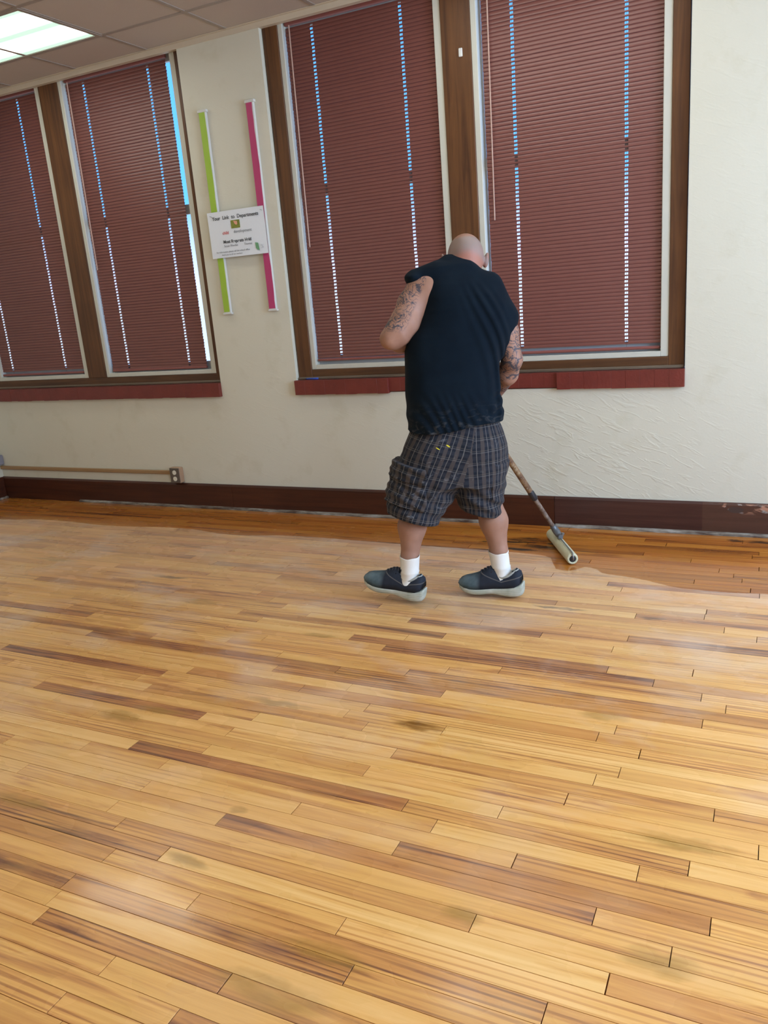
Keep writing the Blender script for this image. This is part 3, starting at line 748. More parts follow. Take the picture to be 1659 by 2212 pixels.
def sinc_noise(X, Y, Z, s, seed):
    r = np.random.RandomState(seed); o = 0
    for i in range(5):
        k = r.normal(size=3) * s * (1 + .5 * i); o = o + np.sin(X * k[0] + Y * k[1] + Z * k[2] + r.uniform(0, 6.28)) / (1 + .5 * i)
    return o / 3.0

# pole of the roller (world)
POLE_B = Vector((-1.0141, -.3985, .11)); POLE_T = Vector((-1.4368, -.8718, 1.12))
pb, ptp = to_local(POLE_B), to_local(POLE_T); pax = (ptp - pb).normalized(); PLEN = (ptp - pb).length

def hand(F, t, wrist, side, pr=.0145):
    """closed hand gripping the pole at parameter t; fingers wrap round it"""
    c = pb + pax * (PLEN * t); w_ = Vector(wrist); out = (w_ - c); out = (out - pax * out.dot(pax)).normalized(); bn = pax.cross(out) * side
    fr = .0085
    lens = [.0, .0, .0, .0]
    for i in range(4):
        off = (i - 1.5) * .0205 * side; r_ = pr + fr + .001 + (.001 if i in (1, 2) else 0)
        kn = c + pax * off + (out * math.cos(-.9) + bn * math.sin(-.9)) * (r_ + .016)
        pts = [kn]
        for th in (-.15, .75, 1.7, 2.6 + (-.25 if i == 3 else 0)):
            rr = r_ + (.006 if th < 0 else 0); pts.append(c + pax * off + (out * math.cos(math.pi * .0 + th - 1.9) + bn * math.sin(th - 1.9)) * -rr if False else c + pax * off + (out * math.cos(-th - .9) + bn * math.sin(-th - .9)) * rr)
        rs = [.0105, .0095, .0088, .0082, .0074]
        if i == 3: rs = [x * .88 for x in rs]
        for a in range(len(pts) - 1): F.cap(pts[a], pts[a + 1], rs[a], rs[a + 1], .003)
        F.cap(w_ + (c - w_) * .15, kn, .019, .0125, .012)
    # thumb leaves the side of the palm and closes the other way
    tb = w_ + (c - w_) * .35 + pax * .020 * side
    t1 = c + pax * (.040 * side) + (out * math.cos(.5) + bn * math.sin(.5)) * (pr + .016)
    t2 = c + pax * (.034 * side) + (out * math.cos(1.4) + bn * math.sin(1.4)) * (pr + .011)
    t3 = c + pax * (.020 * side) + (out * math.cos(2.2) + bn * math.sin(2.2)) * (pr + .010)
    F.cap(tb, t1, .016, .0115, .010); F.cap(t1, t2, .0112, .0100, .004); F.cap(t2, t3, .0100, .0085, .004)

SHL, ELL, WRL = (-.112, .075, 1.388), (-.248, -.005, 1.197), (-.105, .235, 1.135)
SHR, ELR, WRR = (.226, .070, 1.31), (.281, .055, 1.060), (.222, .240, .885)
ANK_L, ANK_R = (-.247, -.028, .105), (.186, -.045, .095)
def body_field():
    F = Field((-.36, -.20, .04), (.40, .50, 1.64), .0045)
    torso(F, .018, 0, .835, 1.54)
    # hips and legs
    F.ell((.015, .02, .78), (.150, .095, .13), .03)
    F.cap((-.065, .03, .80), (-.165, .030, .485), .092, .063, .05); F.cap((-.165, .03, .485), (-.214, -.004, .355), .058, .060, .03)
    F.cap((-.214, -.004, .355), (-.235, -.022, .215), .0605, .038, .03); F.cap((-.235, -.022, .215), ANK_L, .038, .035, .02)
    F.cap((.10, .02, .80), (.135, .035, .475), .095, .063, .05); F.cap((.135, .035, .475), (.158, -.012, .350), .058, .060, .03)
    F.cap((.158, -.012, .350), (.173, -.035, .21), .060, .038, .03); F.cap((.173, -.035, .21), ANK_R, .038, .035, .02)
    # feet inside the shoes
    F.cap(ANK_L, (-.36, .040, .080), .034, .028, .02); F.cap(ANK_R, (.07, .002, .055), .034, .028, .02)
    # neck, head
    F.cap((.095, .110, 1.41), (.108, .150, 1.50), .062, .060, .02)
    F.cap((.04, .095, 1.435), (.17, .085, 1.395), .040, .040, .03)
    F.ell((.112, .158, 1.512), (.0785, .098, .096), .025, rot=(-.25, 'X'))
    F.ell((.108, .200, 1.455), (.062, .070, .062), .03)       # jaw and face
    F.ell((.105, .232, 1.415), (.028, .028, .022), .02)       # chin
    F.cap((.107, .258, 1.495), (.106, .278, 1.462), .010, .014, .012)   # nose
    for s_ in (-1, 1):
        F.ell((.107 + s_ * .032, .245, 1.502), (.020, .012, .010), .012)            # brow
        F.ell((.107 + s_ * .031, .246, 1.484), (.011, .009, .008), .004)            # eye
        F.ell((.106 + s_ * .035, .232, 1.458), (.022, .020, .02), .015)             # cheek
        F.ell((.107 + s_ * .018, .262, 1.458), (.008, .008, .006), .006)            # nostril
    F.ell((.106, .256, 1.437), (.024, .010, .006), .005); F.ell((.106, .254, 1.427), (.021, .010, .006), .005)
    # ears: rim, bowl cut out, lobe
    for (ex, ez, s_) in ((.0175, 1.500, -1), (.2015, 1.490, 1)):
        F.ell((ex, .160, ez), (.010, .020, .033), .006, rot=(s_ * .22, 'Y')); F.ell((ex - s_ * .006, .157, ez - .006), (.012, .014, .02), .010)
        F.ell((ex + s_ * .009, .163, ez + .004), (.007, .011, .018), .003, cut=True)
    # left arm, bent at the elbow
    F.cap((-.06, .085, 1.405), SHL, .052, .046, .03); F.cap(SHL, (-.148, .052, 1.335), .047, .054, .03)
    F.cap((-.148, .052, 1.335), (-.180, .022, 1.258), .054, .062, .02); F.cap((-.180, .022, 1.258), (-.216, .004, 1.218), .061, .057, .02); F.cap((-.216, .004, 1.218), ELL, .055, .041, .02)
    F.cap(ELL, (-.205, .075, 1.180), .040, .047, .02); F.cap((-.205, .075, 1.180), WRL, .046, .028, .02)
    F.cap((-.07, .07, 1.39), (-.125, .06, 1.24), .06, .04, .04)   # lat seen through the armhole
    # right arm, reaching down
    F.cap((.17, .08, 1.36), SHR, .050, .046, .03); F.cap(SHR, (.262, .060, 1.18), .046, .050, .03); F.cap((.262, .060, 1.18), ELR, .050, .042, .02)
    F.cap(ELR, (.266, .105, .995), .043, .046, .02); F.cap((.266, .105, .995), WRR, .045, .028, .02)
    # hands
    hand(F, .935, WRL, 1); hand(F, .67, WRR, -1)
    return F
fb = body_field(); V, Q = fb.surface(); V = relax(V, Q, 2); del fb
me = np_mesh('person', V, Q)
ss = lambda x, a, b: np.clip((x - a) / (b - a), 0, 1) ** 2 * (3 - 2 * np.clip((x - a) / (b - a), 0, 1))
def segd(V, a, b):
    a = np.array(a); b = np.array(b); d = b - a; t = np.clip(((V - a) @ d) / (d @ d), 0, 1); return np.linalg.norm(V - a - t[:, None] * d, axis=1), t
dl, tl = segd(V, SHL, ELL); dr1, tr1 = segd(V, SHR, ELR); dr2, tr2 = segd(V, ELR, WRR)
side = -(V[:, 0] * .7 - V[:, 1] * .3) + 0
tatL = (dl < .08) * (V[:, 2] > 1.20) * ss(-V[:, 0] - .55 * (1.40 - V[:, 2]) , .085, .100) * ss(V[:, 2], 1.215, 1.25)
tatR = np.maximum((dr1 < .07), (dr2 < .06) & (tr2 < .97)) * 1.0 * (V[:, 0] > .17)
hx = np.abs(V[:, 0] - .108) / .085
hair = (np.abs(V[:, 0] - .108) < .1) * ss(V[:, 2], 1.532 - .055 * hx ** 2 - .02, 1.548 - .055 * hx ** 2) * (1 - ss(V[:, 2] + .15 * (V[:, 1] - .1), 1.585, 1.602)) * (V[:, 1] < .22)
redn = ss(V[:, 2], 1.44, 1.48) * (1 - ss(V[:, 2], 1.53, 1.56)) * (V[:, 1] < .15) + .8 * (np.abs(V[:, 0] - .11) > .082) * (V[:, 2] > 1.44) * (V[:, 2] < 1.54)
col = np.stack([np.maximum(tatL, tatR), hair, np.clip(redn, 0, 1), np.ones(len(V))], 1).astype(np.float32)
me.color_attributes.new('marks', 'FLOAT_COLOR', 'POINT').data.foreach_set('color', col.ravel())
def skin_mat():
    n = NT('skin'); p = n.objc(); at = n.n('Attribute', attribute_name='marks'); s = n.n('SeparateColor'); n.l(at.outputs['Color'], s.inputs[0])
    c = n.mix(n.mr(n.noise(p, 14, 4), .3, .7), (.295, .150, .098), (.37, .20, .138))
    c = n.mix(n.math('MULTIPLY', s.outputs[2], .5), c, (.44, .165, .125))
    sw = n.noise(p, 19, 3, .5, 3.0); sw2 = n.noise(p, 24, 3, .55, 1.6)
    ink = n.math('MAXIMUM', n.mr(n.math('ABSOLUTE', n.math('SUBTRACT', sw, .5)), .034, .014), n.mr(sw2, .54, .60))
    c = n.mix(n.math('MULTIPLY', n.math('MULTIPLY', ink, s.outputs[0]), .90, clamp=True), c, (.042, .048, .064))
    st_ = n.mr(n.noise(p, 420, 2), .35, .65, .55, 1.0)
    c = n.mix(n.math('MULTIPLY', n.math('MULTIPLY', s.outputs[1], st_), .9), c, (.235, .20, .185))
    return n.set(base=c, rough=.55, spec=.3, sss=.03, normal=n.bump(n.noise(p, 260, 2), .08, .002))
person = obj('person', me, skin_mat(), None, label='man with shaved head, sleeveless navy shirt and plaid cargo shorts pushing a floor roller', category='person')
person.location = P0; person.rotation_euler = (0, 0, YAW)

# ---- shirt
def shirt_disp(X, Y, Z):
    t = np.clip((1.45 - Z) / .62, 0, 1); xf = .060 + .150 * t ** .75
    wdt = .020 + .016 * t; u = (X - xf) / wdt
    back = ss(-(Y - .05), -.02, .06)
    u = u + .5 * np.sin(Z * 9 + 1) + .35 * np.sin(X * 22 - Z * 5)
    f = .0050 * np.sin(2 * np.pi * u * .62) * np.exp(-((X - xf - .045) / (.055 + .03 * t)) ** 2) * ss(1.43 - Z, 0, .12)
    hem = ss(1.0 - Z, 0, .16); f = f + .004 * hem * .65 * np.sin(2 * np.pi * (Z * 1.0 + .45 * X + .25 * np.sin(9 * X)) / .085)
    b = ss(X, .12, .2) * ss(1.0 - Z, 0, .12); f = f + .005 * b * np.sin(2 * np.pi * (Z - .5 * X) / .06)
    f = f + .0025 * sinc_noise(X, Y, Z, 14, 3)
    return f * (.35 + .65 * back)
F = Field((-.24, -.19, .70), (.36, .36, 1.56), .0045)
torso(F, -.002, 0, .705, 1.54, shirt_disp)
F.cap((-.03, .088, 1.447), (-.115, .078, 1.432), .055, .045, .03); F.ell((-.128, .078, 1.443), (.036, .058, .020), .015)               # left shoulder cloth
F.cap((.19, .075, 1.375), (.250, .065, 1.245), .068, .060, .03)                  # right sleeve drape
F.cap((.250, .06, 1.245), (.236, .05, 1.12), .057, .030, .03)
# neck opening and armholes
F.ell((.104, .195, 1.535), (.080, .118, .070), .006, cut=True, rot=(.18, 'Y'))
def cut_cap(F, p, q, r0, r1, k=.006):
    p = np.array(p, np.float32); q = np.array(q, np.float32); R = max(r0, r1); sl, X, Y, Z = F.sub(np.minimum(p, q) - R, np.maximum(p, q) + R, .03)
    d = q - p; L = float(d @ d); t = np.clip(((X - p[0]) * d[0] + (Y - p[1]) * d[1] + (Z - p[2]) * d[2]) / L, 0, 1)
    b = -(np.sqrt((X - p[0] - t * d[0]) ** 2 + (Y - p[1] - t * d[1]) ** 2 + (Z - p[2] - t * d[2]) ** 2) - (r0 + (r1 - r0) * t)); a = F.F[sl]
    hh = np.maximum(k - np.abs(a - b), 0) / k; F.F[sl] = np.maximum(a, b) + hh * hh * k * .25
cut_cap(F, (-.160, .060, 1.362), (-.172, .045, 1.285), .052, .052)
cut_cap(F, (-.172, .055, 1.30), (-.172, .050, 1.225), .045, .020)
cut_cap(F, (.315, .07, 1.15), (.30, .055, 1.03), .050, .060)
# hem
sl, X, Y, Z = F.sub((-.3, -.3, .69), (.4, .4, .95), 0)
hemz = .800 + .010 * np.sin(X * 14) + .11 * np.maximum(X + .0, 0) ** 1.3 + .004 * np.sin(Y * 20)
F.F[sl] = np.maximum(F.F[sl], hemz - Z)
# hollow below the hem line so the edge reads as cloth
sl, X, Y, Z = F.sub((-.3, -.3, .69), (.4, .4, .86), 0)
cx = (interp(Z, SH_L) + interp(Z, SH_R)) / 2; a = (interp(Z, SH_R) - interp(Z, SH_L)) / 2 - .016; b = interp(Z, BD) - .014
inn = (np.sqrt(((X - cx) / a) ** 2 + ((Y - interp(Z, CY)) / b) ** 2) - 1) * b; F.F[sl] = np.maximum(F.F[sl], -np.maximum(inn, Z - .835))
V, Q = F.surface(); V = relax(V, Q, 1)
def shirt_mat():
    n = NT('navy_jersey'); p = n.objc(); f = n.noise(p, 7, 4, .6)
    c = n.mix(n.mr(f, .3, .7), (.0022, .0058, .011), (.0040, .0095, .016))
    s = n.n('SeparateXYZ'); n.l(p, s.inputs[0])
    dust = n.math('MULTIPLY', n.mr(s.outputs[2], .93, .80), n.mr(n.noise(n.mapping(p, (1, 1, 2.2)), 17, 5, .65, .8), .52, .75))
    c = n.mix(n.math('MULTIPLY', dust, .35), c, (.16, .15, .14))
    return n.set(base=c, rough=.9, spec=.10, sheen=.02, normal=n.bump(n.noise(p, 380, 2), .2, .001))
obj('shirt', np_mesh('shirt', V, Q), shirt_mat(), person, label='sleeveless dark navy shirt with wide armholes')

# ---- shorts
SL = [(.80, -.165), (.76, -.185), (.716, -.215), (.675, -.242), (.635, -.263), (.529, -.300), (.485, -.313), (.433, -.327), (.39, -.320), (.34, -.31)]
def shorts_field(off):
    F = Field((-.38, -.21, .32), (.30, .27, .86), .0045)
    # two legs of elliptical section
    sl, X, Y, Z = F.sub((-.4, -.3, .3), (.3, .3, .9), 0)
    xl = interp(Z, SL); xr = interp(Z, [(.80, .06), (.60, .03), (.50, .0), (.475, -.008), (.44, -.035), (.40, -.070), (.36, -.092), (.32, -.10)])
    bl_ = interp(Z, [(.8, .105), (.75, .122), (.68, .135), (.45, .125), (.34, .13)]); cyl = interp(Z, [(.8, .02), (.5, .02), (.35, .005)])
    dL = (np.sqrt(((X - (xl + xr) / 2) / ((xr - xl) / 2)) ** 2 + ((Y - cyl) / bl_) ** 2) - 1) * .12
    xl2 = interp(Z, [(.80, -.06), (.60, -.02), (.475, -.006), (.43, .008), (.40, .020), (.34, .035)]); xr2 = interp(Z, [(.80, .195), (.75, .212), (.70, .226), (.60, .219), (.46, .212), (.40, .206), (.34, .198)])
    br_ = interp(Z, [(.8, .105), (.75, .122), (.68, .130), (.45, .115), (.34, .115)])
    dR = (np.sqrt(((X - (xl2 + xr2) / 2) / ((xr2 - xl2) / 2)) ** 2 + ((Y - .02) / br_) ** 2) - 1) * .10
    k = .02; hh = np.maximum(k - np.abs(dL - dR), 0) / k; d = np.minimum(dL, dR) - hh * hh * k * .25
    # seat
    px_ = (np.sqrt(((X - .006) / interp(Z, [(.85, .165), (.78, .190), (.72, .212), (.6, .21), (.5, .17)])) ** 2 + ((Y - .015) / interp(Z, [(.85, .105), (.76, .124), (.69, .142)])) ** 2) - 1) * .14; px_ = np.maximum(px_, .545 - Z)
    k = .05; hh = np.maximum(k - np.abs(d - px_), 0) / k; d = np.minimum(d, px_) - hh * hh * k * .25
    wr = .0035 * sinc_noise(X, Y, Z, 22, 8) + .004 * np.sin(2 * np.pi * (Z + .5 * X) / .07 + 2 * np.sin(8 * X)) * ss(.60 - Z, 0, .12) * .8
    wr = wr + .006 * np.sin(2 * np.pi * (Z - .9 * X) / .10) * np.exp(-((X + .12) / .07) ** 2) * np.exp(-((Z - .52) / .1) ** 2)
    wr = wr + .005 * np.sin(2 * np.pi * (Z + .6 * X) / .055) * np.exp(-((X - .15) / .07) ** 2) * np.exp(-((Z - .44) / .05) ** 2)
    if off > .01: wr = wr + .0050 * sinc_noise(X, Y, Z, 42, 4) + .0022 * np.sin(2 * np.pi * (Z + .55 * X + .3 * Y) / .046 + 3 * np.sin(14 * X + 6 * Z))
    d = d - wr - off
    top = Z - .84; hem = np.where(X < .0 - (.47 - Z) * .2, .393 - .30 * (X + .198), .392 - .25 * (X - .11)) - Z
    d = np.maximum(d, np.maximum(top, hem)); F.F[sl] = d
    # hollow the leg openings
    for (cx_, cy_, rr) in ((-.205, .01, .105), (.113, .02, .078)):
        sl, X, Y, Z = F.sub((cx_ - .15, -.2, .32), (cx_ + .15, .2, .47), 0)
        q = np.sqrt((X - cx_ + (Z - .4) * -.3 * (cx_ < 0)) ** 2 + (Y - cy_) ** 2) - rr; F.F[sl] = np.maximum(F.F[sl], -np.maximum(q, Z - .45))
    return F
F = shorts_field(0.0); V, Q = F.surface(); V = relax(V, Q, 1)
def plaid_uv(me):
    co = np.empty(len(me.vertices) * 3, np.float32); me.vertices.foreach_get('co', co); co = co.reshape(-1, 3)
    ct = np.empty(len(me.polygons) * 3, np.float32); me.polygons.foreach_get('center', ct); ct = ct.reshape(-1, 3)
    li = np.empty(len(me.loops), np.int32); me.loops.foreach_get('vertex_index', li); fi = np.repeat(np.arange(len(me.polygons)), 4)
    left = ct[:, 0] < -.01 + (ct[:, 2] - .47) * .30
    P = co[li]; L = left[fi]
    ax = np.where(L, -.198 + (P[:, 2] - .38) * .46, .116); ay = np.full(len(P), .015)
    th = np.arctan2(P[:, 0] - ax, -(P[:, 1] - ay)); cth = np.arctan2(ct[fi][:, 0] - ax, -(ct[fi][:, 1] - ay))
    th = np.where(th - cth > np.pi, th - 2 * np.pi, np.where(cth - th > np.pi, th + 2 * np.pi, th))
    u = th * .125; v = P[:, 2] + np.where(L, .28 * (P[:, 0] + .1), 0)
    uvl = me.uv_layers.new(name='UVMap'); uvl.data.foreach_set('uv', np.stack([u, v], 1).astype(np.float32).ravel())
def plaid_mat(name, light=1.0):
    n = NT(name); tcn = n.n('TexCoord'); uv = n.n('SeparateXYZ'); n.l(tcn.outputs['UV'], uv.inputs[0]); U, Vv = uv.outputs[0], uv.outputs[1]; p = n.objc()
    jit = n.mr(n.noise(p, 24, 3), 0, 1, -.0022, .0022); U = n.math('ADD', U, jit); Vv = n.math('ADD', Vv, jit)
    def band(c, period, center, half, soft=.0012):
        m_ = n.math('MODULO', n.math('ADD', c, 10.0), period); a = n.math('ABSOLUTE', n.math('SUBTRACT', m_, center)); return n.mr(a, half + soft, half)
    c = n.mix(n.noise(p, 30, 3), (.007, .009, .014), (.016, .018, .027))
    c = n.mix(n.math('MULTIPLY', band(Vv, .052, .012, .008), .5), c, (.028, .030, .038))
    c = n.mix(n.math('MULTIPLY', band(U, .046, .012, .0072), .85), c, (.062 * light, .050 * light, .046 * light))
    c = n.mix(n.math('MULTIPLY', band(U, .046, .034, .0011, .0008), .45), c, (.22, .20, .18))
    c = n.mix(n.math('MULTIPLY', band(Vv, .052, .034, .0012, .0008), .3), c, (.20, .19, .18))
    c = n.mix(n.math('MULTIPLY', band(Vv, .052, .042, .0010, .0008), .2), c, (.20, .17, .13))
    s = n.n('SeparateXYZ'); n.l(p, s.inputs[0])
    dust = n.math('MULTIPLY', n.mr(n.noise(n.mapping(p, (1, 1, 1.6)), 16, 5, .7, 1.2), .58, .75), n.mr(s.outputs[0], .05, -.22, .15, .75))
    c = n.mix(dust, c, (.26, .27, .29))
    # yellow paint dabs on the seat
    for (x_, z_, a_) in ((-.083, .727, .007), (-.038, .735, .009)):
        dx = n.math('DIVIDE', n.math('SUBTRACT', s.outputs[0], x_), .008); dz = n.math('DIVIDE', n.math('SUBTRACT', n.math('ADD', s.outputs[2], n.math('MULTIPLY', s.outputs[0], .6)), z_ + x_ * .6), a_ * .36)
        d = n.math('ADD', n.math('MULTIPLY', dx, dx), n.math('MULTIPLY', dz, dz)); f = n.math('MULTIPLY', n.mr(d, 1.1, .8), n.mr(s.outputs[1], .02, 0)); c = n.mix(f, c, (.65, .55, .03))
    return n.set(base=c, rough=.9, spec=.2, sheen=.05, normal=n.bump(n.noise(p, 300, 2), .25, .001))
M_PLAID = plaid_mat('plaid_cotton')
me = np_mesh('shorts', V, Q); plaid_uv(me)
shorts = obj('shorts', me, M_PLAID, person, label='dark plaid knee-length cargo shorts')
# cargo pocket and its flap on the left leg: an inflated patch of the same surface
def patch(name, box, off, mat, ny=(-.3, .3)):
    F = shorts_field(off); sl, X, Y, Z = F.sub((-.4, -.3, .3), (.3, .3, .9), 0)
    (x0, x1, y0, y1, z0, z1, sl_) = box
    zz = Z + sl_ * (X + .25)
    bx = np.maximum(np.maximum(np.maximum(x0 - X, X - x1), np.maximum(z0 - zz, zz - z1)), np.maximum(y0 - Y, Y - y1)) + 0 * (X + Y + Z)
    F.F[sl] = np.maximum(np.maximum(F.F[sl], bx - .004), -(F.F[sl] + off * 1.0 + .012))
    V, Q = F.surface(); V = relax(V, Q, 1); me = np_mesh(name, V, Q); plaid_uv(me); return obj(name, me, mat, shorts)
M_PLAID2 = plaid_mat('plaid_pocket_cotton', 1.15)
patch('cargo_pocket', (-.40, -.150, -.14, .10, .475, .625, .25), .013, M_PLAID2)
patch('pocket_flap', (-.40, -.145, -.145, .105, .595, .660, .25), .021, M_PLAID2)
patch('cargo_pocket', (.150, .30, -.10, .11, .475, .625, 0), .0035, M_PLAID2)

# ---- socks
def sock_mat():
    n = NT('white_ribbed_sock'); p = n.objc(); s = n.n('SeparateXYZ'); n.l(p, s.inputs[0])
    w1 = n.n('TexWave', wave_type='BANDS', bands_direction='X'); n.l(p, w1.inputs['Vector']); w1.inputs['Scale'].default_value = 60
    return n.set(base=n.mix(n.noise(p, 20, 3), (.70, .67, .60), (.80, .78, .73)), rough=.9, spec=.2, normal=n.bump(w1.outputs['Fac'], .15, .001))
M_SOCK = sock_mat()
SOCKDY = -.036
def sock(path, radii, name='sock'):
    N = len(path); V = []; n = 28
    for i, (p, r) in enumerate(zip(path, radii)):
        for k in range(n):
            q = 2 * PI * k / n; tilt = .18 * (1 if i < 3 else 0)
            x, y = r * math.cos(q), r * 1.08 * math.sin(q); V.append((p[0] + x - .002, p[1] + y + SOCKDY, p[2] + .010 + tilt * y * .6 + .0015 * math.sin(5 * q + i)))
    F = [(i * n + k, i * n + (k + 1) % n, (i + 1) * n + (k + 1) % n, (i + 1) * n + k) for i in range(N - 1) for k in range(n)]
    F = [f[::-1] for f in F]; F.append(tuple((N - 1) * n + k for k in range(n)))
    return obj(name, mesh(name, V, F, True), M_SOCK, person)
sock([(-.2335, .006, .200), (-.2335, .006, .214), (-.2335, .006, .219), (-.234, .006, .212), (-.234, .006, .205), (-.236, .006, .18), (-.238, .007, .145), (-.2385, .007, .140), (-.239, .007, .135), (-.242, .009, .11), (-.245, .01, .085)],
     [.0400, .0430, .0458, .0465, .0452, .0440, .0425, .0445, .0425, .044, .046])
sock([(.171, .0, .190), (.171, .0, .204), (.171, .0, .209), (.172, .0, .202), (.172, .0, .195), (.175, .0, .17), (.179, -.001, .135), (.180, -.001, .130), (.181, -.001, .125), (.185, -.002, .10), (.188, -.004, .075)],
     [.0400, .0430, .0458, .0465, .0452, .0440, .0425, .0445, .0425, .044, .046])

# ---- shoes
def shoe_mat():
    n = NT('navy_suede_shoe'); p = n.objc(); s = n.n('SeparateXYZ'); n.l(p, s.inputs[0])
    toe = n.mr(s.outputs[0], .185, .215)
    c = n.mix(n.noise(p, 40, 3), (.012, .016, .026), (.022, .028, .042)); c2 = n.mix(n.mr(n.noise(p, 18, 4), .35, .7), (.045, .075, .090), (.13, .18, .20))
    c = n.mix(toe, c, c2)
    a = n.math('ABSOLUTE', n.math('SUBTRACT', s.outputs[2], n.math('ADD', .076, n.math('MULTIPLY', n.math('ABSOLUTE', n.math('SUBTRACT', s.outputs[0], .09)), .35))))
    c = n.mix(n.math('MULTIPLY', n.mr(a, .0028, .0014), .6), c, (.16, .15, .14))
    return n.set(base=c, rough=.8, spec=.3, normal=n.bump(n.noise(p, 200, 2), .2, .001))
def sole_mat():
    n = NT('pale_rubber_sole'); p = n.objc(); s = n.n('SeparateXYZ'); n.l(p, s.inputs[0])
    w1 = n.math('SINE', n.math('MULTIPLY', n.math('ADD', s.outputs[2], n.math('MULTIPLY', s.outputs[0], .15)), 700))
    c = n.mix(n.mr(n.noise(p, 25, 3), .35, .7), (.36, .38, .31), (.50, .51, .44))
    return n.set(base=c, rough=.65, spec=.35, normal=n.bump(w1, .35, .0008))
M_SHOE, M_SOLE = shoe_mat(), sole_mat()
M_LACE = plain('dark_lace', (.045, .05, .065), .8); M_LINING = plain('pale_grey_lining', (.34, .35, .32), .9)
def shoe(loc, heading, pitch, roll_):
    L = .300
    e_ = empty('shoe'); e_.parent = person; e_.location = loc; e_.rotation_euler = Matrix.Rotation(heading, 3, 'Z').to_4x4().to_euler()
    R_ = Matrix.Rotation(heading, 4, 'Z') @ Matrix.Rotation(-pitch, 4, 'Y') @ Matrix.Rotation(roll_, 4, 'X'); e_.rotation_euler = R_.to_euler()
    # x: heel(0) -> toe(L); stations: s, half-width, bottom z, sole top z, upper top z, centre offset
    S = [(.000, .023, .022, .082, .104), (.010, .032, .009, .072, .124), (.030, .038, .001, .060, .134), (.060, .039, .000, .054, .110), (.095, .038, .004, .049, .096), (.125, .039, .011, .046, .134),
         (.150, .043, .010, .043, .132), (.175, .047, .004, .040, .116), (.205, .051, .000, .037, .097), (.235, .051, .002, .036, .086), (.262, .045, .007, .039, .078), (.283, .034, .016, .045, .068), (.297, .019, .028, .051, .056)]
    n = 20
    V = []
    for (x, wd, zb, zs, zt) in S:      # upper: arch sections
        for k in range(n):
            q = PI * k / (n - 1) - PI / 2; sx2 = math.sin(q); cz = math.cos(q)
            y = wd * .92 * (abs(sx2) ** .72) * (1 if sx2 > 0 else -1) * (1 - .28 * cz * 0); hgt = zt - zs + .004
            V.append((x, y * (1 - .22 * max(0, cz) ** 2), zs - .004 + hgt * (cz ** .62)))
    F = []
    for i in range(len(S) - 1):
        for k in range(n - 1):
            # foot opening between the heel collar and the tongue
            if .02 < S[i][0] < .118 and 6 <= k <= n - 8: continue
            F.append((i * n + k, i * n + k + 1, (i + 1) * n + k + 1, (i + 1) * n + k))
    F.append(tuple(range(n))); F.append(tuple((len(S) - 1) * n + k for k in range(n))[::-1])
    up = obj('upper', mesh('upper', V, F, True), M_SHOE, e_)
    md = up.modifiers.new('thick', 'SOLIDIFY'); md.thickness = .004; md.offset = -1
    V = []; F = []
    for (x, wd, zb, zs, zt) in S:      # sole: flared closed sections
        xb = x + (-.010 if x < .012 else 0)
        for (yy, zz) in ((-.86, zb), (-1.0, zb + .35 * (zs - zb)), (-1.02, zb + .75 * (zs - zb)), (-.95, zs + .002), (.95, zs + .002), (1.02, zb + .75 * (zs - zb)), (1.0, zb + .35 * (zs - zb)), (.86, zb)):
            V.append((xb, yy * wd * 1.04, zz))
    k8 = 8
    for i in range(len(S) - 1):
        for k in range(k8): F.append((i * k8 + k, (i + 1) * k8 + k, (i + 1) * k8 + (k + 1) % k8, i * k8 + (k + 1) % k8))
    F.append(tuple(range(k8))); F.append(tuple((len(S) - 1) * k8 + k for k in range(k8))[::-1])
    so = obj('sole', mesh('sole', V, F, True), M_SOLE, e_); mb_ = so.modifiers.new('sub', 'SUBSURF'); mb_.levels = 1; mb_.render_levels = 2
    # collar lining
    pts = []
    for i in range(25):
        q = 2 * PI * i / 24; xx = .072 - .052 * math.cos(q); yy = .030 * math.sin(q)
        zz = np.interp(xx, [.018, .03, .06, .09, .11, .126], [.130, .128, .104, .092, .106, .126]); pts.append((xx, yy, zz))
    MB().tube(pts, .0048, 8, False).build('collar', M_LINING, e_)
    MB().add([(.122, -.020, .112), (.122, .020, .112), (.106, .023, .156), (.106, -.023, .156), (.128, -.018, .110), (.128, .018, .110), (.112, .021, .157), (.112, -.021, .157)],
             [(0, 3, 2, 1), (4, 5, 6, 7), (3, 7, 6, 2), (0, 4, 7, 3), (1, 2, 6, 5), (0, 1, 5, 4)]).build('tongue', M_SHOE, e_)
    lc = MB()
    for j, x in enumerate((.128, .142, .156, .170, .184)):
        zt = np.interp(x, [q[0] for q in S], [q[4] for q in S]) + .002
        lc.tube([(x, -.024, zt - .014), (x + .004, -.012, zt - .001), (x + .007, 0, zt + .001), (x + .004, .012, zt - .001), (x, .024, zt - .014)], .0030, 6)
    zt = .124; lc.tube([(.130, 0, zt), (.128, .018, zt + .006), (.135, .030, zt - .006), (.131, .010, zt)], .002, 6); lc.tube([(.130, 0, zt), (.126, -.018, zt + .006), (.134, -.030, zt - .006), (.131, -.010, zt)], .002, 6)
    lc.build('laces', M_LACE, e_)
    return e_
shoe((-.196, -.064, .004), PI - .46, math.radians(12), 0.0)
shoe((.262, -.090, .002), PI - .40, math.radians(2), 0.0)

